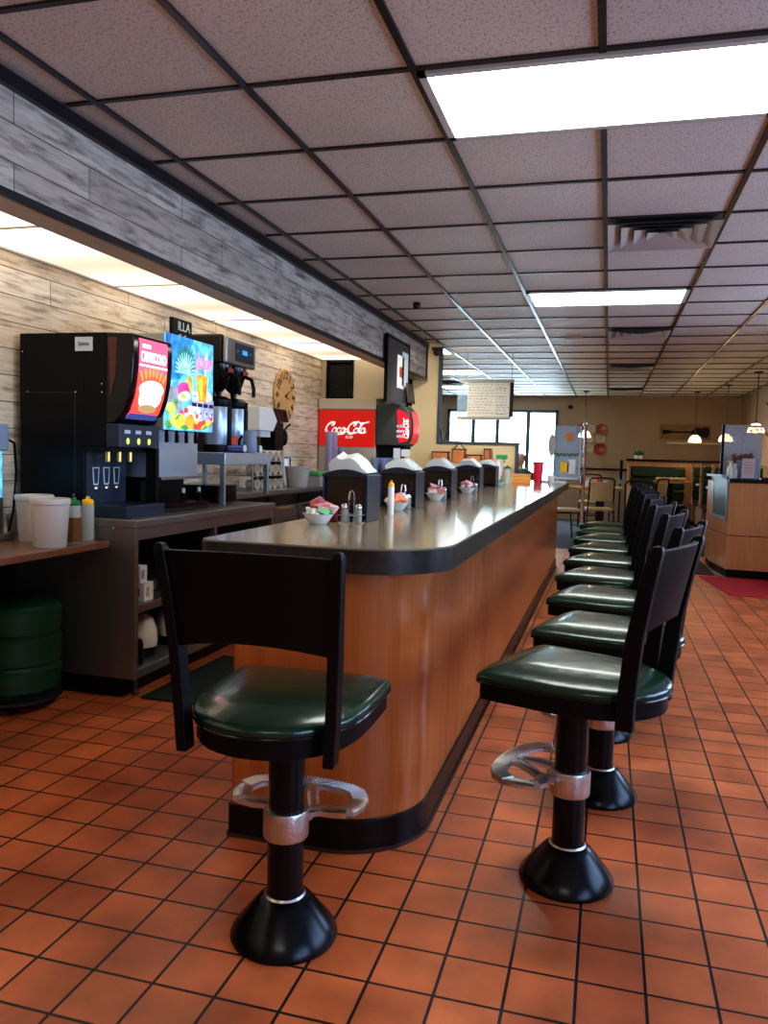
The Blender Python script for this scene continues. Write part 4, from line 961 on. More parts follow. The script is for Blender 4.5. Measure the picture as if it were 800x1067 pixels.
# ------------------------------------------------------------------ coffee brewer, urns, stand
t = thing('coffee_brewer', 'stainless and black twin coffee brewer with blue display', 'coffee brewer', (0,0,0))
ya, yb = 4.76, 5.215
MB().box(-2.84, -2.44, ya, yb, 1.80, 1.985).build('head_casing', M['blackgloss'], t, bevel=.014)
MB().box(-2.44, -2.405, ya+.005, yb-.005, 1.795, 1.975).build('head_front', M['steel'], t, bevel=.016)
MB().box(-2.405, -2.400, ya+.13, yb-.055, 1.825, 1.945).build('control_panel', M['navy'], t, bevel=.002)
MB().box(-2.400, -2.399, ya+.22, ya+.30, 1.875, 1.905).build('display', M['j_blue'], t)
for i in (0,1,2,3): MB().ball((-2.399, ya+.155+i*.075+(.04 if i>1 else 0), 1.89), .007, 8, 6, (.4,1,1)).build('control_button', M['bluecup'], t)
MB().box(-2.84, -2.72, ya, yb, 1.218, 1.80).build('tower', M['black'], t)
for i, y in enumerate((4.88, 5.10)):
    MB().lathe([(.001,-.21),(.018,-.21),(.022,-.18),(.05,-.155),(.082,-.06),(.088,0),(.001,0)], (-2.52,y,1.80), 24, caps=False).build('brew_funnel', M['blackgloss'], t)
    MB().tube([(-2.44,y,1.74),(-2.39,y+.01,1.72),(-2.375,y+.015,1.66),(-2.375,y+.015,1.60)], .013, 8).build('funnel_handle', M['black'], t)
    MB().box(-2.432,-2.430,y-.04,y+.04,1.745,1.775).build('warning_label', M['redbrown'], t)
for i, y in enumerate((4.87, 5.12)):
    u = thing('coffee_urn', 'stainless coffee urn with black lid on the stand, %s one' % ('left' if i == 0 else 'right'), 'coffee urn', (-2.52, y, 1.2185), 0, 'stainless coffee urns')
    MB().lathe([(.001,0),(.085,0),(.088,.01),(.088,.05),(.001,.05)], seg=28, caps=False).build('urn_base', M['black'], u)
    MB().lathe([(.082,.05),(.085,.055),(.085,.30),(.082,.305)], seg=28, caps=False).build('urn_body', M['steelblue'], u)
    MB().lathe([(.087,.30),(.092,.31),(.092,.345),(.06,.368),(.02,.374),(.001,.374)], seg=28, caps=False).build('urn_lid', M['black'], u)
    MB().at((.085,0,.05)).box(-.012,.012,-.018,.018,0,.25).build('gauge_cover', M['black'], u, bevel=.005)
    MB().cyl((.085,0,.03),(.20,-.0,.03),.022,20).build('faucet', M['mug_blue'], u)
    MB().cyl((.20,0,.03),(.204,0,.03),.024,20).build('faucet_face', M['white'], u)
    MB().tube([(.16,0,.05),(.165,0,.085),(.18,0,.115)], .009, 8).build('tap_handle', M['black'], u)
    MB().at((.15,-.045,.055), .5).box(-.02,.02,-.004,.004,0,.05).build('flavour_tag', M['redtag'], u)
t = thing('urn_stand', 'stainless stand on legs holding the coffee urns', 'stand', (0,0,0))
MB().box(-2.84, -2.305, 4.56, 5.27, 1.14, 1.2175).build('deck', M['steelblue'], t, bevel=.005)
for (x, y) in ((-2.33,4.585),(-2.33,5.245),(-2.81,4.585),(-2.81,5.245)):
    MB().box(x-.014, x+.014, y-.014, y+.014, .886 if y < 5.05 else .9315, 1.14).build('leg', M['steelblue'], t)
tag(MB().box(-2.75,-2.45,4.75,5.03,.8865,1.0).build('drip_box', M['blackgloss'], bevel=.006), 'low black box under the urn stand', 'box')
q = thing('measuring_cup', 'blue grey plastic scoop cup in front of the coffee urns', 'cup', (-2.34, 5.00, 1.2185))
MB().lathe([(.001,0),(.040,0),(.045,.01),(.045,.12),(.036,.15),(.001,.152)], seg=22, caps=False).build('cup_body', M['bluecup'], q)

# ------------------------------------------------------------------ second back counter
t = thing('drawer_counter', 'lower stainless drawer counter along the plank wall', 'cabinet', (0,0,0))
MB().box(XL+.005, -2.49, 5.06, 7.60, .895, .930).build('counter_top', M['steel'], t, bevel=.003)
MB().box(XL+.005, -2.52, 5.06, 7.60, .06, .893).build('carcass', M['steeldark'], t)
for i in range(4):
    y0 = 5.09+i*.62
    d = MB().box(-2.52, -2.502, y0, y0+.58, .42, .80).build('drawer', M['steel'], t, bevel=.003)
    MB().box(-2.502, -2.488, y0+.03, y0+.55, .775, .795).build('handle', M['chrome'], d)
    d = MB().box(-2.52, -2.502, y0, y0+.58, .09, .40).build('drawer', M['steel'], t, bevel=.003)
    MB().box(-2.502, -2.488, y0+.03, y0+.55, .375, .395).build('handle', M['chrome'], d)
    MB().box(-2.52, -2.505, y0, y0+.58, .81, .885).build('drawer_gap', M['blackgloss'], t)
MB().box(XL+.005, -2.55, 5.06, 7.60, 0, .06).build('toe_kick', M['black'], t)
ZC = .9305
# mugs on their sides in three tiers
mugp = thing('coffee_mug', '', 'mug', (0,0,0), 0, 'cream mugs stacked on their sides beside the urns')
MB().lathe([(.001,0),(.030,0),(.036,.005),(.040,.085),(.042,.088),(.037,.088),(.034,.012),(.001,.010)], seg=20, caps=False).build('mug_body', M['cream_china'], mugp)
MB().lathe([(.001,.035),(.0335,.035),(.0335,.037),(.001,.037)], seg=18, caps=False).build('mug_shade_disc', M['cupdark'], mugp)  # dark disc painted in for the shade inside the mug
MB().tube([(0,.038,.070),(0,.058,.072),(0,.068,.05),(0,.060,.028),(0,.036,.022)], .006, 8).build('handle', M['cream_china'], mugp)
first = True
for k, zz in enumerate((0, .112, .224)):
    tr = thing('mug_rack', '%s rack tier holding cream mugs' % ('lowest', 'middle', 'top')[k], 'rack', (-2.66, 5.78, ZC+zz), 0, 'mug rack tiers')
    MB().box(-.12, .12, -.30, .30, 0, .006).build('rack_plate', M['beige'], tr)
    for sx in (-1,1):
        for sy in (-1,1): MB().box(sx*.112-.005, sx*.112+.005, sy*.292-.005, sy*.292+.005, .006, .1115).build('rack_post', M['beige'], tr)
    for i in range(5):
        o = mugp if first else copy_tree(mugp); first = False
        o.location = (-2.62, 5.55+i*.112, ZC+zz+.0485); o.rotation_euler = (0, PI/2, random.uniform(-.05,.05))
        o['label'] = 'cream mug lying in the %s tier, %s from the brewer' % (('lowest','middle','top')[k], ('first','second','third','fourth','fifth')[i])
# coffee grinder
t = thing('coffee_grinder', 'white and black slanted coffee grinder beside the wall', 'grinder', (-2.80, 6.22, ZC))
MB().prismx([(-.26,.47),(-.26,.66),(.0,.66),(.10,.56),(.02,.47)], -.09, .09).build('hopper', M['white'], t, bevel=.006)
MB().box(-.07,.07,-.20,.0,.42,.47).build('hopper_neck', M['labelw'], t)
MB().prismx([(.03,.665),(.30,.665),(.36,.56),(.14,.555)], -.085, .085).build('hopper_lid', M['blackgloss'], t, bevel=.004)
MB().prismx([(.10,.56),(.28,.55),(.30,.38),(.24,.22),(.34,.0),(.02,.0),(.12,.30)], -.07, .07).build('grinder_body', M['black'], t, bevel=.008)
MB().cyl((0,.27,.43),(0,.46,.43),.022).build('arm', M['black'], t)
MB().at((0,.46,.43)).ball((0,0,0), .058, sq=(.6,.6,1.3)).build('knob', M['black'], t)
MB().tube([(0,.46,.49),(0,.53,.53),(0,.60,.55)], .010, 8).build('lever', M['black'], t)
# tubs on second counter
q = thing('clear_tub', 'clear plastic tub on the drawer counter', 'tub', (-2.60, 6.52, ZC))
MB().lathe([(.001,0),(.085,0),(.09,.006),(.108,.165),(.114,.17),(.114,.18),(.105,.18),(.10,.165),(.085,.01),(.001,.008)], seg=28, caps=False).build('tub_body', M['tubclear'], q)
q = thing('lemon_tub', 'green-topped clear box of lemons on the drawer counter', 'tub', (-2.62, 6.98, ZC))
MB().box(-.12,.12,-.19,.19,0,.006).box(-.12,.12,-.19,-.186,.006,.09).box(-.12,.12,.186,.19,.006,.09).box(-.12,-.116,-.19,.19,.006,.09).box(.116,.12,-.19,.19,.006,.09).build('box_body', M['tubclear'], q)
MB().box(-.127,.127,-.197,.197,.09,.135).build('lid', M['tubgreen'], q, bevel=.012)
for i, (x, y, z) in enumerate([(-.06,-.13,.04),(.05,-.10,.04),(-.05,-.02,.04),(.06,.0,.04),(-.06,.09,.04),(.05,.11,.04)]):
    tag(MB().ball((0,0,0), .030, sq=(1,1.25,1)).build('lemon', M['lemon'], loc=(-2.62+x, 6.98+y, ZC+z-.003)), 'yellow lemon in the green-topped box', 'lemon', 'lemons in the green-topped box')
q = thing('white_pitcher', 'white pitcher with blue floral handle against the plank wall', 'pitcher', (-2.83, 6.72, ZC))
MB().lathe([(.001,0),(.07,0),(.08,.02),(.082,.10),(.062,.20),(.066,.255),(.060,.255),(.055,.2),(.001,.02)], seg=24, caps=False).build('pitcher_body', M['ceramic'], q)
MB().tube([(.02,.06,.22),(.02,.13,.24),(.02,.15,.16),(.02,.12,.08),(.02,.08,.06)], .012, 8).build('handle', M['mug_blue'], q)
MB().tube([(.066*math.cos(a/6*PI), .066*math.sin(a/6*PI), .25) for a in range(12)], .007, 6, closed=True).build('rim_pattern', M['mug_blue'], q)
# wooden clock
ck = thing('wall_clock', 'round wooden clock with cut-out numerals on the plank wall', 'clock', (XL+.004, 6.93, 1.745))
MB().prismx(arc(0, 0, .245, 0, 360*35/36, 35), 0, .02).build('clock_face', M['clockwood'], ck, bevel=.004)
for i in range(12):
    a = PI/2 - i*PI/6 
    txt = str(12 if i == 0 else i)
    text(txt, .10, M['clockdark'], ck, F_posX(.0205, .185*math.cos(a), .185*math.sin(a)) @ Matrix.Rotation(a-PI/2, 4, 'Z'), .0015, name='numeral', bold=.002)
MB().at((.022,0,0)).prismx([(-.005,0),(0,.012),(.115,.060),(.008,-.004)], 0, .003).build('minute_hand', M['clockdark'], ck)
MB().at((.026,0,0)).prismx([(-.006,.0),(0,-.01),(.075,-.035),(.006,.006)], 0, .003).build('hour_hand', M['clockdark'], ck)
MB().at((.02,0,0), ry=PI/2).lathe([(.012,0),(.012,.012),(.001,.014)], seg=14).build('pivot', M['clockdark'], ck)
# wall socket plate behind grinder not visible; outlet on cream column
q = thing('wall_outlet', 'cream outlet plate on the column right of the soda machine', 'outlet', (-1.975, 9.146, 1.20))
MB().box(-.035,.035,-.004,.0,-.055,.055).build('plate', M['creampanel'], q, bevel=.002)
for z in (-.022,.022): MB().box(-.012,.012,-.006,-.004,z-.012,z+.012).build('socket', M['beige'], q)

# ------------------------------------------------------------------ soda machine corner
YC = 7.86
t = thing('beverage_counter', 'stainless cabinet under the red soda machine', 'cabinet', (0,0,0))
MB().box(XL+.005, -1.85, 7.62, 9.10, .895, .930).build('counter_top', M['steel'], t, bevel=.003)
MB().box(XL+.005, -1.88, 7.64, 9.10, .06, .893).build('carcass', M['steeldark'], t)
for y0 in (7.68, 8.38):
    d = MB().box(-1.88, -1.862, y0, y0+.66, .10, .86).build('door', M['steel'], t, bevel=.003); MB().box(-1.862,-1.85,y0+.05,y0+.07,.5,.7).build('handle', M['chrome'], d)
MB().box(XL+.005, -1.92, 7.70, 9.10, 0, .06).build('toe_kick', M['black'], t)
t = thing('ice_bin', 'ice machine with red front panel bearing white script lettering', 'ice machine', (0,0,0))
MB().box(XL+.012, -2.29, YC, 8.7, .931, 1.30).build('lower_bin', M['beige'], t, bevel=.005)
MB().box(XL+.012, -2.295, YC+.004, 8.7, 1.30, 1.685).build('upper_cabinet', M['beige'], t, bevel=.004)
red = MB().box(XL+.018, -2.305, YC-.004, YC+.004, 1.305, 1.678).build('red_panel', M['cokered'], t, flat=True)
MB().box(XL+.012, -2.288, YC-.02, 8.7, 1.685, 1.792).build('top_cap', M['creampanel'], t, bevel=.006)
# script lettering
def script_logo(parent, T, s, mat):
    m_ = MB(); pen = .9
    sh = lambda p: (p[0]*s + p[1]*s*.32, p[1]*s)
    def st_(pts, w=.075): ribbon(m_, [sh(p) for p in pts], w*s, 0, 0, pen, T)
    # capital C with tail
    def bigC(ox):
        st_([(ox+x, y) for x, y in arc(.26, .26, .26, 55, 300, 22, .30)], .12)
        st_([(ox+x, y) for x, y in arc(.33, .47, .07, 60, -160, 10)], .08)
    def o_(ox, r=.115): st_([(ox+x, y) for x, y in arc(r, .13, r, 0, 360, 18, .135)], .085)
    def c_(ox): st_([(ox+x, y) for x, y in arc(.11, .13, .11, 50, 320, 16, .135)], .085)
    def a_(ox):
        o_(ox, .105); st_([(ox+.21,.26),(ox+.20,.10),(ox+.23,.0),(ox+.29,.03),(ox+.32,.09)], .085)
    def l_(ox): st_([(ox+.0,.08),(ox+.09,.30),(ox+.14,.50),(ox+.10,.58),(ox+.05,.50),(ox+.04,.25),(ox+.07,.03),(ox+.12,.0),(ox+.18,.06)], .085)
    bigC(0); o_(.40); c_(.66); a_(.90)
    bigC(1.28); o_(1.66); l_(1.90); a_(2.06)
    # connecting strokes, hyphen and long swash
    st_([(.20,-.02),(.45,-.10),(.80,-.10),(1.15,-.04)], .075)
    st_([(1.10,.18),(1.22,.21)], .08)
    st_([(1.52,.56),(1.75,.62),(1.95,.50),(2.15,.56),(2.38,.62)], .08)
    return m_.build('lettering', mat, parent, flat=True)
lg = script_logo(red, lambda x, y, z: (-2.838+x, YC-.0055, 1.445+y), .185, M['coketxt'])
text('ice', .055, M['coketxt'], red, F_negY(-2.58, YC-.006, 1.405), .0008, sx=1.3, shear=.3)
# louvred vent and cream filler above
t = thing('louvre_grille', 'dark louvred grille above the red ice machine', 'grille', (0,0,0))
MB().box(XL+.06, -2.565, YC+.10, YC+.12, 1.80, 2.19).build('grille_back', M['black'], t)
MB().box(XL+.06, XL+.085, YC+.06, YC+.12, 1.80, 2.19).box(-2.585, -2.565, YC+.06, YC+.12, 1.80, 2.19).box(XL+.06,-2.565,YC+.06,YC+.12,2.165,2.19).box(XL+.06,-2.565,YC+.06,YC+.12,1.80,1.82).build('grille_frame', M['blackwood'], t)
sl = MB()
for i in range(16): z = 1.835+i*.0205; sl.at((0, YC+.085, z), rx=.7).box(XL+.085,-2.585,-.012,.012,-.0015,.0015)
sl.build('louvre_slats', M['dkgreybox'], t)
struct(MB().box(-2.565, -2.235, YC+.07, 9.14, 1.80, 2.20).build('wall_bulkhead', M['creampanel'], flat=True))
struct(MB().box(XL, -2.235, YC+.10, 9.14, 1.793, 2.20).build('wall_bulkhead', M['creampanel'], flat=True)).hide_render = False
# soda dispenser facing +X
t = thing('soda_dispenser', 'dark soda fountain with curved red front beside the ice machine', 'soda fountain', (0,0,0))
prof = [(-2.285,1.740),(-2.12,1.750),(-2.00,1.722),(-1.945,1.67),(-1.922,1.58),(-1.918,1.46),(-1.94,1.37),(-1.98,1.325),(-2.285,1.325)]
MB().prismy(prof, YC-.02, YC+.34).build('fountain_head', M['dkgreybox'], t, bevel=.012)
MB().prismy([(-2.285,1.325),(-2.02,1.325),(-2.06,1.22),(-2.06,1.17),(-2.285,1.17)], YC+.02, YC+.32).build('valve_housing', M['black'], t, bevel=.006)
MB().box(-2.285, -2.09, YC+.02, YC+.32, .98, 1.17).build('splash_back', M['steel'], t)
MB().box(-2.285, -1.90, YC+.0, YC+.34, .931, .98).build('drip_tray', M['black'], t, bevel=.005)
rd = MB(); pf = [(-1.950,1.675),(-1.935,1.65),(-1.916,1.58),(-1.912,1.46),(-1.933,1.375),(-1.955,1.35)]
vs = []
for x, z in pf: vs += [(x+.004, YC+.03, z), (x+.004, YC+.31, z)]
rd.add(vs, [(2*i,2*i+1,2*i+3,2*i+2) for i in range(len(pf)-1)])
rdp = rd.build('red_front', M['cokelit'], t)
rs_ = MB(); rs_.prismy([(-2.07,1.690),(-1.968,1.655),(-1.935,1.58),(-1.930,1.46),(-1.955,1.375),(-2.04,1.350)], YC-.024, YC-.019); side = rs_.build('red_side_panel', M['cokelit'], t)
script_logo(side, lambda x, y, z: (-1.950-y, YC-.0255, 1.40+x), .080, M['coketxt'])
ic = MB()
for i in range(9):
    x = -2.055+.028*(i%3); z = 1.42+.05*(i//3); ic.at((x, YC-.025, z), ry=.4*i).box(-.012,.012,-.001,0,-.014,.014)
ic.build('ice_cube_print', M['j_grey'], side)
for i in range(5):
    MB().lathe([(.012,-.05),(.018,0),(.018,.03)], (-2.01, YC+.06+i*.055, 1.30), 12).build('valve', M['black'], t)
MB().box(-2.02,-1.93,YC+.0,YC+.01,1.22,1.29).build('valve_label', M['labelw'], t)
MB().box(-2.10,-2.03,YC+.0,YC+.01,1.20,1.30).build('valve_label', M['labelw'], t)
# tumbler towers in front of ice bin
def tumbler_stack(x, y, z, n, label, mat, r=.038, step=.035, h=.12, grp=None):
    for i in range(n):
        o = MB().lathe([(.001,0),(r*.74,0),(r*.76,.003),(r,h),(r*.94,h),(r*.70,.006),(.001,.005)], seg=16, caps=False).build('tumbler', mat, loc=(x, y, z+i*step))
        tag(o, label, 'tumbler', grp)
tumbler_stack(-2.575, 7.25, ZC, 12, 'frosted tumbler in the left tower in front of the red panel', M['cupclear'], grp='left tumbler tower')
tumbler_stack(-2.575+.0, 7.38, ZC, 12, 'frosted tumbler in the middle tower in front of the red panel', M['cupclear'], grp='middle tumbler tower')
tumbler_stack(-2.54, 7.52, ZC, 8, 'frosted tumbler in the short right tower by the red panel', M['cupclear'], grp='right tumbler tower')
# blue-ish glasses on the beverage counter front edge
for i in range(4):
    for j in range(2):
        tumbler_stack(-2.24+i*.095, 7.68+j*.09, .9305, 3, 'clear bluish glass in the %s column of the %s row below the soda fountain' % (('left','second','third','right')[i], ('front','back')[j]), M['glassy'], r=.040, step=.07, h=.13, grp='bluish glasses %d %d' % (i, j))
# black menu/bulletin panel hanging on the soffit with papers
t = thing('bulletin_board', 'dark framed board with papers hung on the plank soffit', 'board', (-2.043, 7.66, 2.05))
MB().box(0, .018, -.42, .42, -.32, .30).build('board_panel', M['slate'], t)
f = MB(); f.box(.0,.03,-.43,.43,.285,.305); f.box(.0,.03,-.43,-.41,-.32,.305); f.box(0,.03,.41,.43,-.32,.305); f.build('board_frame', M['blackwood'], t)
for i, (y, z, w_, h_, m_, nm) in enumerate([(.10,.0,.13,.16,'paper','sheet of paper with red print pinned left on the dark board'),(.28,.04,.12,.17,'labelw','pale sheet pinned right on the dark board')]):
    q = thing('pinned_paper', nm, 'paper', (-2.024, 7.66+y, 2.05+z))
    MB().box(0,.002,-w_,w_,-h_,h_).build('sheet', M[m_], q)
    if i == 0: MB().box(.002,.003,-.05,.06,-.05,.05).build('red_print', M['redbrown'], q)
q = thing('picture_frame', 'small dark frame leaning on top of the soda fountain', 'picture frame', (-1.99, YC+.25, 1.768), 0)
MB().at(ry=-.15).box(-.01,.01,-.13,.13,0,.20).build('frame', M['clockdark'], q, bevel=.003)
MB().at(ry=-.15).box(.0105,.012,-.10,.10,.03,.17).build('picture', M['steeldark'], q)
# frame in the pass-through opening
q = thing('easel_frame', 'small black leaning frame on the half wall cap by the column', 'frame', (-1.80, 9.19, 1.4105))
MB().tube([(-.05,0,0),(-.01,0,.14),(.05,0,0)], .007, 6).build('easel', M['clockdark'], q)
MB().at(ry=-.2).box(-.07,-.058,-.05,.05,0.012,.16).build('frame', M['blackwood'], q)

# ------------------------------------------------------------------ hanging menu board
t = thing('menu_board', 'hanging whiteboard menu with rows of handwriting', 'sign', (-1.48, 10.0, 1.95))
MB().box(-.25,.27,-.02,.02,-.215,.205).build('board_face', M['board'], t)
MB().box(-.33,.32,-.035,.035,.205,.245).build('top_rail', M['boardframe'], t, bevel=.004)
MB().box(-.38,.29,-.035,.035,-.255,-.215).build('bottom_rail', M['boardframe'], t, bevel=.004)
MB().box(.275,.315,-.03,.03,-.215,.205).build('end_panel', M['black'], t)
MB().box(-.38,-.25,-.004,.004,-.215,.13).build('side_pane', M['bluepane'], t)
for x in (-.27, .29): MB().cyl((x,0,.245),(x,0,H-1.95-.004),.003,6).build('chain', M['steeldark'], t)
hw = MB(); rnd = random.Random(3)
for row in range(11):
    z = .178 - row*.035
    for (x0, x1) in ((-.235, .06 - (.08 if row in (5,8) else 0)), (.10, .24)):
        if row == 6 and x0 < 0: x0 += .06
        x = x0
        while x < x1:
            L_ = rnd.uniform(.02, .05); pts = []
            n = int(L_/.004)
            for i in range(n): pts.append((x+i*.004, z+rnd.uniform(-.006,.006)))
            if len(pts) > 1: ribbon(hw, pts, .0042, 0, 0, None, lambda a, b, c: (a, -.0215, b))
            x += L_ + rnd.uniform(.008,.016)
        if x0 > 0 and row % 3 == 1: ribbon(hw, [(x0,z-.011),(x0+.13,z-.011)], .0035, 0, 0, None, lambda a, b, c: (a, -.0215, b))
hw.build('handwriting', M['ink'], t, flat=True)

# ------------------------------------------------------------------ partition glass at counter end + post
t = thing('glass_partition', 'clear blue-tinted glass partition at the far counter end', 'partition', (-.50, 9.72, 0))
MB().box(-.16,.17,-.006,.006,1.02,1.63).build('glass_panel', M['bluepane'], t)
MB().box(-.17,-.155,-.012,.012,.966,1.63).box(.165,.18,-.012,.012,1.0,1.63).box(-.17,.18,-.012,.012,1.0,1.02).build('side_rails', M['labelw'], t)
for i, (x, z, w_, h_, m_, nm) in enumerate([(-.155,1.40,.045,.13,'beige','hanging dried bundle on the left of the glass partition'),(.045,1.50,.05,.055,'wicker','round orange sticker on the glass partition'),(.0,1.14,.10,.06,'yellow','yellow card taped low on the glass partition'),(.08,1.15,.09,.085,'white','white notice taped low on the glass partition'),(.02,1.29,.13,.035,'leaf','green leafy garland strip across the glass partition')]):
    b = MB()
    if m_ in ('beige','wicker'): b.ball((0,0,0), 1, 14, 8, (w_, .006, h_))
    elif m_ == 'leaf':
        for k in range(14): b.at((-w_+2*w_*k/13, 0, .012*math.sin(k*2.1)), ry=k*.9).ball((0,0,0), 1, 8, 5, (.02,.006,.009))
        b.at()
    else: b.box(-w_/2,w_/2,-.002,.002,-h_,h_)
    tag(b.build({'beige':'dried_bundle','wicker':'sticker','yellow':'taped_card','white':'taped_notice','leaf':'leaf_garland'}[m_], M[m_], loc=(-.50+x, 9.708, z)), nm, {'leaf':'garland'}.get(m_, 'decoration'))
t = thing('chrome_post', 'slim chrome post standing beyond the far end of the counter', 'post', (-.275, 9.74, 0))
MB().lathe([(.05,0),(.05,.01),(.02,.02),(.018,.03)], seg=18).build('foot', M['chrome'], t)
MB().lathe([(.018,.02),(.018,1.62),(.03,1.64),(.03,1.66),(.001,1.67)], seg=16, caps=False).build('shaft', M['chrome'], t)
MB().tube([(-.002,0,1.25),(-.05,0,1.35),(-.055,0,1.48),(-.03,0,1.58)], .012, 8).build('bracket', M['chrome'], t)

# ------------------------------------------------------------------ back wall decor
plates = [(-.565,1.845,.115,'plate_red',0,'dark red'),(-.375,1.865,.085,'plate_white',1,'patterned white'),(-.165,1.855,.125,'plate_brown',0,'reddish brown'),(-.39,1.675,.075,'plate_white',1,'patterned white'),(-.185,1.675,.090,'plate_white',1,'patterned white'),(-.39,1.480,.080,'plate_white',1,'patterned white'),(-.185,1.465,.128,'plate_red',0,'bright red')]
pos = ['at top left','at top middle','at top right','at centre left','at centre right','at bottom left','at bottom right']
for (x, z, r, m_, pat, nm), ps in zip(plates, pos):
    t = thing('wall_plate', '%s plate %s of the plate cluster on the back wall' % (nm, ps), 'plate', (x, YB-.001, z), 0, 'decorative wall plates')
    MB().at(rx=PI/2).lathe([(.001,.008),(r*.5,.008),(r*.7,.018),(r,.028),(r,.034),(r*.68,.024),(r*.5,.014),(.001,.014)], seg=28, caps=False).build('plate_disc', M[m_], t)
    if pat:
        b = MB()
        for k in range(8):
            a = k*PI/4; b.at((r*.62*math.cos(a), -.030, r*.62*math.sin(a)), ry=-a).ball((0,0,0), r*.22, 8, 5, (1,.2,.5))
        b.at(); b.ball((0,-.018,0), r*.2, 10, 6, (1,.3,1)); b.build('painted_pattern', M['plate_dark'], t)
    else:
        MB().at((0,-.0245,0), rx=PI/2).lathe([(r*.66,0),(r*.70,.001),(r*.70,.003),(r*.66,.002)], seg=28, caps=False).build('ring', M['plate_dark'], t)
t = thing('guitar_picture', 'rustic wood picture with black guitar silhouette on the back wall', 'picture', (1.43, YB-.001, 1.835))
MB().box(-.47,.48,-.025,0,-.145,.145).build('boards', M['picwood'], t)
g = MB(); 
body = [(.12,-.025)] + [(.18,-.085),(.25,-.10),(.30,-.075),(.345,-.10),(.41,-.11),(.45,-.06),(.455,0),(.45,.06),(.41,.11),(.345,.10),(.30,.075),(.25,.10),(.18,.085)] + [(.12,.025)]
g.prismy(body, -.030, -.0255); g.box(-.26,.14,-.030,-.0255,-.018,.018); g.prismy([(-.42,-.045),(-.26,-.03),(-.26,.03),(-.42,.045)], -.030,-.0255)
g.build('guitar_silhouette', M['blackwood'], t, flat=True)
t = thing('wall_speaker', 'tiny black fitting high on the back wall above the plates', 'fixture', (-.80, YB, 2.31))
MB().box(-.04,.04,-.05,0,-.03,.03).build('box', M['black'], t, bevel=.004)
# pendant lamps
def pendant(x, y, zb, label):
    t = thing('pendant_lamp', label, 'lamp', (x, y, H), 0, 'glass pendant lamps')
    MB().lathe([(.001,0),(.06,0),(.06,-.012),(.03,-.02),(.001,-.02)], seg=18, caps=False).build('canopy', M['blackmetal'], t)
    MB().cyl((0,0,-.02),(0,0,zb-H+.15),.006,8).build('rod', M['clockdark'], t)
    MB().lathe([(.001,.155),(.025,.15),(.03,.12),(.001,.12)], (0,0,zb-H), 16, caps=False).build('socket', M['clockdark'], t)
    MB().lathe([(.030,.125),(.060,.11),(.09,.075),(.108,.03),(.112,.0),(.104,.0),(.10,.03),(.082,.07),(.055,.10),(.028,.115)], (0,0,zb-H), 24, caps=False).build('lamp_shade', M['lampglass'], t)
def glow(x, y, z):
    l = bpy.data.lights.new('lamp_glow', 'POINT'); l.energy = 4; l.color = (1, .72, .42); l.shadow_soft_size = .05
    o = bpy.data.objects.new('lamp_glow', l); COL.objects.link(o); o.location = (x, y, z)
for q in ((-.46,15.6,1.58),(1.49,15.6,1.53),(1.83,14.2,1.52),(1.95,12.2,1.6)): glow(*q)
pendant(-.46, 15.6, 1.66, 'lit pendant lamp above the chrome post near the plate cluster')
pendant(1.49, 15.6, 1.61, 'lit pendant lamp in front of the guitar picture')
pendant(1.83, 14.2, 1.60, 'lit pendant lamp just left of the black partition post')
pendant(1.95, 12.2, 1.68, 'lit pendant lamp at the right edge above the host stand')
# wrought-iron candle sconce on right wall
t = thing('wall_sconce', 'black wrought iron candle sconce on the right wall', 'sconce', (XR, 13.4, 1.95))
MB().tube([(-.02,0,-.35),(-.03,.03,-.15),(-.02,-.03,.0),(-.03,.03,.15),(-.02,0,.35)], .014, 8).build('stem', M['blackmetal'], t)
for z, s_ in ((-.25,1),(-.02,-1),(.2,1)):
    MB().tube([(-.02,0,z),(-.10,.06*s_,z-.04),(-.15,.10*s_,z+.02)], .010, 6).build('arm', M['blackmetal'], t)
    MB().lathe([(.001,0),(.035,.004),(.04,.012),(.001,.012)], (-.15,.10*s_,z+.02), 12, caps=False).build('candle_cup', M['blackmetal'], t)

# ------------------------------------------------------------------ booths
def booth(y, label):
    t = thing('booth_bench', label, 'booth', (1.46, y, .12), 0, 'double booth benches on the right')
    x1 = XR-1.46-.02
    e = MB()
    e.prismx([(-.48,.08),(-.48,.38),(-.10,.38),(-.055,.46),(-.055,1.08),(.055,1.08),(.055,.46),(.10,.38),(.48,.38),(.48,.08)], 0, .03); e.build('end_panel', M['boothwood'], t, bevel=.004)
    MB().box(.03, x1, -.42, .42, .0, .08).build('toe_kick', M['black'], t)
    MB().box(.03, x1, -.46, .46, .08, .32).build('seat_box', M['boothwood'], t)
    MB().box(.03, x1, -.03, .03, .32, 1.05).build('back_core', M['boothwood'], t)
    MB().box(.0, x1, -.06, .06, 1.08, 1.10).build('top_cap', M['boothwood'], t)
    for s_ in (-1, 1):
        MB().box(.035, x1, *sorted((s_*.06, s_*.50)), .321, .42).build('seat_cushion', M['boothgreen'], t, bevel=.03)
        for zz in (.45, .655, .86): MB().box(.035, x1, *sorted((s_*.031, s_*.10)), zz, zz+.195).build('back_cushion', M['boothgreen'], t, bevel=.03)
    return t
b0 = booth(12.55, 'green double booth bench nearest, behind the host stand')
for y, lb in ((14.1, 'green double booth bench in the middle of the right row'), (15.6, 'green double booth bench farthest, by the booth wall')):
    o = copy_tree(b0); o.location.y = y; o['label'] = lb
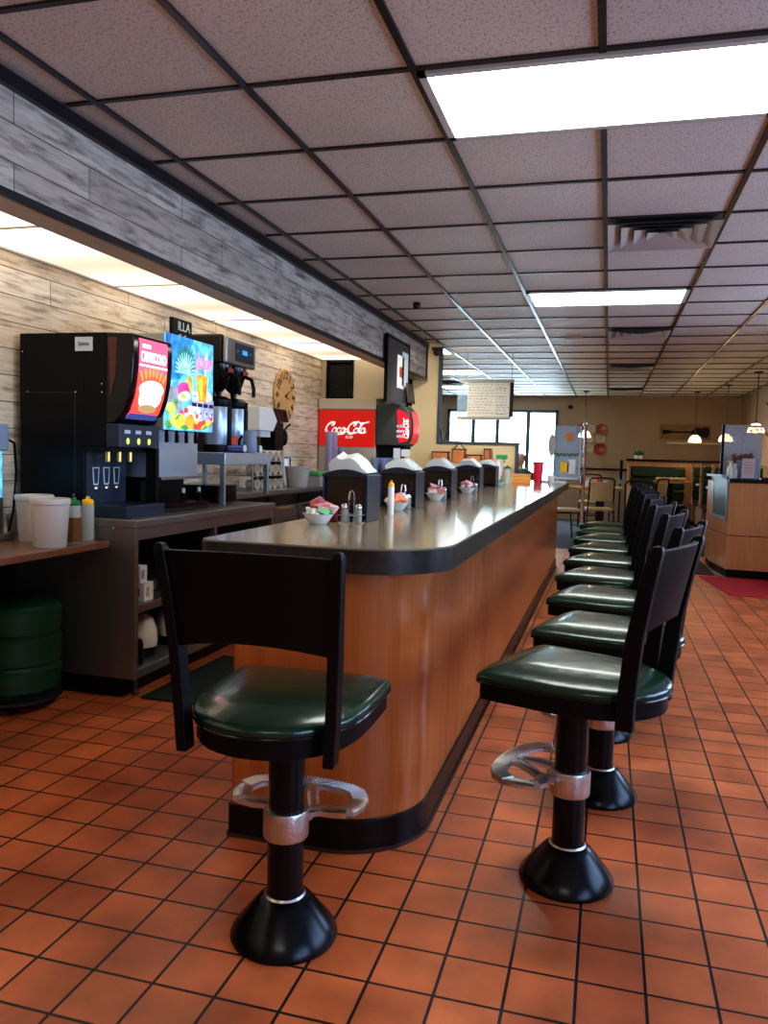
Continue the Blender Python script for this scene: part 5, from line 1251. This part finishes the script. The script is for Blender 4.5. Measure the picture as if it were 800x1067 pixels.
for i, y in enumerate((13.32, 14.85)):
    t = thing('booth_table', 'narrow booth table with pale rounded edge, %s one' % ('nearer','farther')[i], 'table', (1.95, y, .12), 0, 'booth tables')
    MB().prism(arc(-.28, 0, .20, 90, 270, 12) + [(.48,-.20),(.48,.20)], .72, .755).build('table_top', M['labelw'], t, bevel=.004)
    MB().box(-.03,.03,-.03,.03,.03,.72).build('pedestal', M['blackmetal'], t); MB().box(-.2,.2,-.15,.15,0,.03).build('foot', M['blackmetal'], t)
t = thing('wall_bench', 'long dark green bench against the booth half wall', 'bench', (.95, 16.1, 0))
MB().box(-.55,.46,-.28,.18,0,.38).build('bench_box', M['blackwood'], t)
MB().box(-.55,.46,-.30,.16,.38,.46).build('seat_cushion', M['boothgreen'], t, bevel=.03)
for zz in (.50,.72,.94): MB().box(-.53,.46,.10,.20,zz,zz+.20).build('back_cushion', M['boothgreen'], t, bevel=.03)
MB().box(-.59,-.55,-.32,.2,0,1.16).build('end_panel', M['boothwood'], t)
t = thing('long_table', 'wooden table in front of the long green bench', 'table', (1.10, 15.35, 0))
MB().box(-.30,.30,-.35,.30,.86,.90).build('table_top', M['tablewood'], t, bevel=.004)
MB().box(-.04,.04,-.04,.04,0,.86).build('pedestal', M['blackwood'], t)
for i in range(5):
    tag(MB().ball((0,0,0), .05, 10, 6, (1.2,1,.7)).build('napkin_bundle', M['tanvinyl'], loc=(.88+i*.10, 15.15+.05*(i%2), .9355)), 'pale wrapped napkin bundle on the table by the long green bench', 'napkin bundle', 'bundles on the far table')
t = thing('potted_plant', 'small green plant in white pots on the booth wall ledge', 'plant', (.55, 16.42, 1.2805))
MB().lathe([(.001,0),(.03,0),(.038,.07),(.001,.06)], (-.035,0,0), 14, caps=False).lathe([(.001,0),(.03,0),(.038,.07),(.001,.06)], (.045,0,0), 14, caps=False).build('pot', M['white'], t)
lf = MB(); rnd = random.Random(5)
for i in range(46):
    a, b_ = rnd.uniform(0, 2*PI), rnd.uniform(.2, 1.2); L_ = rnd.uniform(.06,.15)
    p0 = Vector((rnd.choice((-.035,.045)),0,.06)); p1 = p0 + Vector((math.cos(a)*math.cos(b_), math.sin(a)*math.cos(b_)*.6, math.sin(b_)))*L_
    lf.tube([p0, (p0+p1)/2+Vector((0,0,.01)), p1], .006, 4, rr=[.003,.009,.001])
lf.build('foliage', M['leaf'], t)

# ------------------------------------------------------------------ dining table and chairs in the distance
def dchair():
    r = thing('dining_chair', '', 'chair', (0,0,0), 0, 'black tube chairs with beige vinyl')
    MB().box(-.20,.20,-.20,.20,.44,.49).build('seat', M['tanvinyl'], r, bevel=.02)
    b = MB(); rs = []
    for i in range(7):
        u = -1+2*i/6; x = u*.17; y = -.245-.03*(1-u*u)
        rs.append([(x,y-.015-.03,.90),(x,y+.015-.03,.90),(x,y+.015,.60),(x,y-.015,.60)])
    b.rings(rs); b.build('backrest', M['tanvinyl'], r, bevel=.01)
    for sx in (-1,1):
        MB().tube([(sx*.21,-.27,0),(sx*.20,-.20,.42),(sx*.19,-.24,.62),(sx*.185,-.29,.93)], .012, 8).build('leg', M['chairframe'], r)
        MB().tube([(sx*.20,.22,0),(sx*.19,.18,.42),(sx*.19,-.2,.43)], .012, 8).build('leg', M['chairframe'], r)
    MB().tube([(-.185,-.29,.92),(-.16,-.30,.955),(0,-.32,.965),(.16,-.30,.955),(.185,-.29,.92)], .012, 8).build('back_frame', M['chairframe'], r)
    MB().tube([(-.2,-.22,.22),(.2,-.22,.22)], .009, 6).tube([(-.195,.2,.22),(.195,.2,.22)], .009, 6).build('stretcher', M['chairframe'], r)
    return r
c0 = dchair()
cs = [(-.62, 12.6, -65, 'beige vinyl dining chair nearest the end of the counter'),(-.12, 13.1, 8, 'beige vinyl chair tucked at the near side of the dining table'),(.62, 13.9, 60, 'beige vinyl chair at the right side of the dining table'),(-.30, 15.3, 180, 'beige vinyl chair behind the dining table'),(.48, 11.75, -12, 'beige-backed chair standing by the row of stool backs'),(-1.1, 13.1, -30, 'beige vinyl chair half hidden behind the counter end')]
for i, (x, y, a, lb) in enumerate(cs):
    o = c0 if i == 0 else copy_tree(c0); o.location = (x, y, 0); o.rotation_euler = (0,0,math.radians(a)); o['label'] = lb
t = thing('dining_table', 'oak-topped pedestal dining table beyond the counter', 'table', (-.28, 14.05, 0))
MB().box(-.55,.55,-.45,.45,.74,.78).build('table_top', M['tablewood'], t, bevel=.006)
MB().box(.10,.24,-.07,.07,.02,.74).build('pedestal', M['blackmetal'], t); MB().box(-.12,.46,-.05,.05,0,.03).box(.14,.20,-.3,.3,0,.03).build('foot', M['blackmetal'], t)
tz = .7805
def smallthing(name, cat, lb, x, y, prof, mat): tag(MB().lathe(prof, seg=16, caps=False).build(name, mat, loc=(x,y,tz)), lb, cat)
smallthing('ketchup_bottle','bottle','red ketchup bottle on the oak dining table',-.16,13.9,[(.001,0),(.035,0),(.038,.01),(.036,.13),(.012,.18),(.010,.20),(.001,.20)],M['redplastic'])
smallthing('sugar_jar','jar','clear sugar jar left of the ketchup bottle on the dining table',-.30,13.85,[(.001,0),(.05,0),(.055,.01),(.05,.09),(.03,.11),(.001,.12)],M['labelw'])
smallthing('water_glass','glass','pale glass right of the ketchup bottle on the dining table',-.03,13.85,[(.001,0),(.035,0),(.042,.11),(.038,.11),(.03,.01),(.001,.008)],M['labelw'])
smallthing('yellow_jar','jar','small yellow jar beside the sugar jar on the dining table',-.23,13.75,[(.001,0),(.02,0),(.022,.06),(.001,.07)],M['yellow'])
tag(MB().box(-.08,.08,-.05,.05,0,.03).build('napkin_pack', M['white'], loc=(.15,13.8,tz), bevel=.004), 'white napkin pack at the right of the dining table', 'napkins')
# high chair / screen leaning by the half wall
t = thing('upright_screen', 'tall narrow dark stand with pale blue sheet beside the booth wall', 'stand', (.22, 15.2, 0))
MB().box(-.02,.03,-.1,.1,.9,1.25).build('post_top', M['black'], t); MB().at(ry=.22).box(-.22,-.15,-.1,.1,.80,1.0).build('blue_sheet', M['bluepaint'], t); MB().box(-.015,.015,-.02,.02,0,.9).build('post', M['blackmetal'], t); MB().box(-.12,.12,-.12,.12,0,.02).build('foot', M['blackmetal'], t)

# ------------------------------------------------------------------ seated diner far away
p = thing('person', 'person with greying hair and dark green top seated by the far window', 'person', (-1.56, 14.9, 0))
bm_ = MB()
tors = [(.17,.12,.46),(.165,.115,.60),(.155,.105,.75),(.18,.11,.90),(.20,.10,.98),(.12,.08,1.04),(.05,.05,1.06),(.045,.048,1.10)]
bm_.rings([[(a*math.cos(2*PI*i/18), b_*math.sin(2*PI*i/18), z) for i in range(18)] for a, b_, z in tors])
hd = [(.03,.03,1.09),(.055,.06,1.11),(.066,.08,1.15),(.072,.09,1.20),(.074,.092,1.24),(.066,.082,1.285),(.04,.05,1.31),(.01,.01,1.318)]
bm_.rings([[(a*math.cos(2*PI*i/18), b_*math.sin(2*PI*i/18), z) for i in range(18)] for a, b_, z in hd])
bm_.ball((0,-.092,1.195), .014, 8, 6, (.8,1,1.4))
for sx in (-1,1):
    bm_.tube([(sx*.19,0,.96),(sx*.24,-.05,.80),(sx*.22,-.12,.72),(sx*.12,-.32,.76)], .04, 10, rr=[.05,.045,.038,.028])
    bm_.tube([(sx*.09,0,.50),(sx*.10,-.22,.50),(sx*.10,-.42,.48),(sx*.10,-.44,.25),(sx*.10,-.44,.06)], .07, 10, rr=[.08,.08,.06,.05,.035])
    bm_.ball((sx*.10,-.49,.035), .05, 10, 6, (.8,1.9,.65))
    for k in range(5): bm_.tube([(sx*(.10+.010*k-.02),-.33,.765),(sx*(.09+.010*k-.02),-.39,.76),(sx*(.085+.010*k-.02),-.42,.752)], .007, 6)
bm_.build('body', M['skin'], p, ang=80)
cl = MB(); cl.rings([[(a*1.07*math.cos(2*PI*i/18), b_*1.09*math.sin(2*PI*i/18), z) for i in range(18)] for a, b_, z in tors[:6]])
for sx in (-1,1): cl.tube([(sx*.185,0,.965),(sx*.24,-.05,.80),(sx*.22,-.12,.72)], .05, 10, rr=[.058,.052,.046])
cl.build('shirt', M['shirt'], p, ang=80)
hr = MB(); hr.ball((0,.02,1.235), .1, 16, 10, (.86,1.0,.98)); hr.ball((0,.05,1.17), .08, 12, 8, (.9,.8,1.0)); hr.build('hair', M['hair'], p)
o = copy_tree(c0); o.location = (-1.56, 14.95, 0); o.rotation_euler = (0,0,PI); o['label'] = 'beige vinyl chair under the seated person by the far window'

# ------------------------------------------------------------------ host stand
t = thing('host_stand', 'honey wood host stand with chamfered display corner and dark top', 'host stand', (0,0,0))
hp = [(1.27,9.35),(1.95,9.30),(XR-.02,9.30),(XR-.02,10.6),(1.19,10.6),(1.19,10.05)]
def inset(poly, d):
    cx = sum(q[0] for q in poly)/len(poly); cy = sum(q[1] for q in poly)/len(poly)
    return [(x+(d if x < cx else -d), y+(d if y < cy else -d)) for x, y in poly]
MB().prism(hp, .09, .455).build('lower_body', M['hostwood'], t, bevel=.003)
MB().prism(inset(hp,.006), .455, .465).build('shadow_gap', M['clockdark'], t)
MB().prism(hp, .465, 1.035).build('upper_body', M['hostwood'], t, bevel=.003)
MB().prism(inset(hp,.02), 0, .09).build('kick_base', M['cove'], t)
MB().prism([(1.262,9.32),(XR-.02,9.27),(XR-.02,10.62),(1.24,10.62),(1.225,9.75)], 1.035, 1.075).build('dark_top', M['blackwood'], t, bevel=.004)
# glass display window on the chamfer side
dx, dy = 1.19-1.27, 10.05-9.35; LL = math.hypot(dx, dy); ang_ = math.atan2(dy, dx)
dsp = MB(); dsp.at((1.27,9.35,0), ang_); 
fr = MB(); fr.at((1.27,9.35,0), ang_); fr.box(.03,LL-.03,0,.012,.62,.66); fr.box(.03,LL-.03,0,.012,.98,1.09); fr.box(.03,.08,0,.012,.62,1.09); fr.box(LL-.08,LL-.03,0,.012,.62,1.09)
fr.build('display_frame', M['bluepaint'], t)
dsp.box(.08,LL-.08,.002,.008,.66,.98); dsp.build('display_glass', M['navy'], t)
MB().at((1.27,9.35,0), ang_).box(.0,LL,.0,.08,1.09,1.115).build('display_shelf', M['bluepaint'], t)
MB().at((1.27,9.35,0), ang_).box(0,LL,.0,.01,0,.012).build('floor_strip', M['bluepaint'], t)
# partition on the stand
t = thing('etched_partition', 'etched floral glass partition with black post on the host stand', 'partition', (0,0,0))
MB().box(1.232,1.262,9.90,9.93,1.0755,1.68).build('post', M['blackwood'], t)
gl = MB().box(1.262,1.66,9.91,9.917,1.0755,1.665).build('glass_panel', M['etched'], t)
fl = MB(); rnd = random.Random(11)
for i in range(85):
    x, z = rnd.uniform(1.29,1.64), rnd.uniform(1.25,1.63); fl.at((x, 9.905, z), ry=rnd.uniform(0,6)).ball((0,0,0), 1, 6, 4, (.018,.002,.006))
fl.build('etched_flowers', M['labelw'], gl)
MB().box(1.262,1.66,9.905,9.92,1.655,1.68).build('top_rail', M['creampanel'], t)
t = thing('sign_holder', 'clear acrylic holder with pink printed sheet on the host stand', 'sign holder', (1.47, 9.5, 1.0755))
MB().box(-.065,.065,-.004,.004,.01,.22).build('sheet', M['posterpaper'], t)
MB().box(-.07,.10,.005,.010,0,.225).box(-.07,.10,-.04,.05,0,.008).build('acrylic_holder', M['glassy'], t)
for k in range(5): MB().box(-.045,.045,-.0055,-.004,.175-k*.028,.180-k*.028).build('print_line', M['redbrown'], t)
t = thing('table_card', 'yellow card on a small stand at the right of the host stand', 'card', (1.66, 9.45, 1.0755))
MB().box(-.05,.06,-.004,.004,.02,.15).build('card', M['cardyel'], t); MB().box(-.06,.07,-.03,.03,0,.02).build('foot', M['black'], t)
for i, (x, r, h, lb) in enumerate([(1.29,.032,.19,'round cream bottle at the left of the host stand top'),(1.345,.028,.16,'shorter pale bottle beside the sign holder on the host stand')]):
    tag(MB().lathe([(.001,0),(r,0),(r*1.1,.02),(r*1.05,h*.6),(r*.45,h*.78),(r*.45,h*.9),(r*.8,h*.92),(r*.8,h),(.001,h)], seg=18, caps=False).build('pump_bottle', M['cream_china'], loc=(x, 9.50+.07*i, 1.0755)), lb, 'bottle')
t = thing('dried_flowers', 'dried flower arrangement behind the sign holder', 'flowers', (1.43, 9.68, 1.0755))
MB().lathe([(.001,0),(.04,0),(.05,.08),(.03,.16),(.035,.19),(.001,.19)], seg=18, caps=False).build('vase', M['glassy'], t)
b = MB(); rnd = random.Random(2)
for i in range(34): b.at((rnd.uniform(-.10,.10), rnd.uniform(-.03,.03), .22+rnd.uniform(-.03,.05))).ball((0,0,0), rnd.uniform(.012,.024), 7, 5)
b.build('blooms', M['flower'], t)
# mats
t = thing('entrance_mat', 'red rectangular mat with printed words in front of the host stand', 'mat', (1.70, 8.72, 0))
MB().prism([(-.70,.55),(.72,.55),(.72,-.64),(-.545,-.64)], .001, .010).build('mat_body', M['redmat'], t, bevel=.003)
text('SINCE 1975', .17, M['redmat_t'], t, Matrix.Translation((.22,-.02,.0105)), .0005)
tag(MB().prism([(1.00,11.2),(1.16,11.2),(1.18,9.45),(.84,9.45)], .0, .008).build('door_mat', M['brownmat']), 'brown carpet mat beyond the red mat, left of the host stand', 'mat')

# ------------------------------------------------------------------ lights
def area(name, loc, rot, sx, sy, power, col):
    l = bpy.data.lights.new(name, 'AREA'); l.shape = 'RECTANGLE'; l.size = sx; l.size_y = sy; l.energy = power; l.color = col
    o = bpy.data.objects.new(name, l); COL.objects.link(o); o.location = loc; o.rotation_euler = rot
    return o
for a, b_ in holes:     # daylight through the street windows, lamps stand outside the openings
    area('street_daylight', (XR+.35, (a+b_)/2, 1.45), (0, PI/2, 0), 1.2, 2.4, 50, (.40, .60, 1))
sl_ = bpy.data.lights.new('column_fill_spot', 'SPOT'); sl_.energy = 70; sl_.color = (1, .92, .78); sl_.spot_size = math.radians(75); sl_.spot_blend = .8; sl_.shadow_soft_size = .15  # added spot without a fixture, brightens the cream column
so = bpy.data.objects.new('column_fill_spot', sl_); COL.objects.link(so); so.location = (-1.45, 7.0, 2.42); so.rotation_euler = (math.radians(58), 0, math.radians(12))
w = bpy.data.worlds.new('World'); SC.world = w; w.use_nodes = True
sky = w.node_tree.nodes.new('ShaderNodeTexSky'); sky.sky_type = 'NISHITA'; sky.sun_elevation = math.radians(40); sky.sun_disc = False
bg = w.node_tree.nodes['Background']; w.node_tree.links.new(sky.outputs[0], bg.inputs[0]); bg.inputs[1].default_value = .25

# ------------------------------------------------------------------ camera
f_, yaw, pitch, roll, hh = 835.27, .27083, .071779, .027519, 1.23479
c_, s_ = math.cos, math.sin
Fv = Vector((-s_(yaw)*c_(pitch), c_(yaw)*c_(pitch), -s_(pitch)))
R0 = Vector((c_(yaw), s_(yaw), 0)); U0 = R0.cross(Fv)
Rv = R0*c_(roll) + U0*s_(roll); Uv = -R0*s_(roll) + U0*c_(roll)
cam = bpy.data.cameras.new('Camera'); co = bpy.data.objects.new('Camera', cam); COL.objects.link(co)
mt = Matrix((Rv, Uv, -Fv)).transposed().to_4x4(); mt.translation = Vector((0,0,hh)); co.matrix_world = mt
cam.sensor_fit = 'HORIZONTAL'; cam.sensor_width = 36; cam.lens = f_/800*36
cam.clip_start = .05; cam.clip_end = 100
SC.camera = co
SC.view_settings.view_transform = 'Standard'


SC.view_settings.look = 'Medium High Contrast'
SC.view_settings.exposure = 0.52
SC.cycles.use_denoising = True
SC.cycles.max_bounces = 6
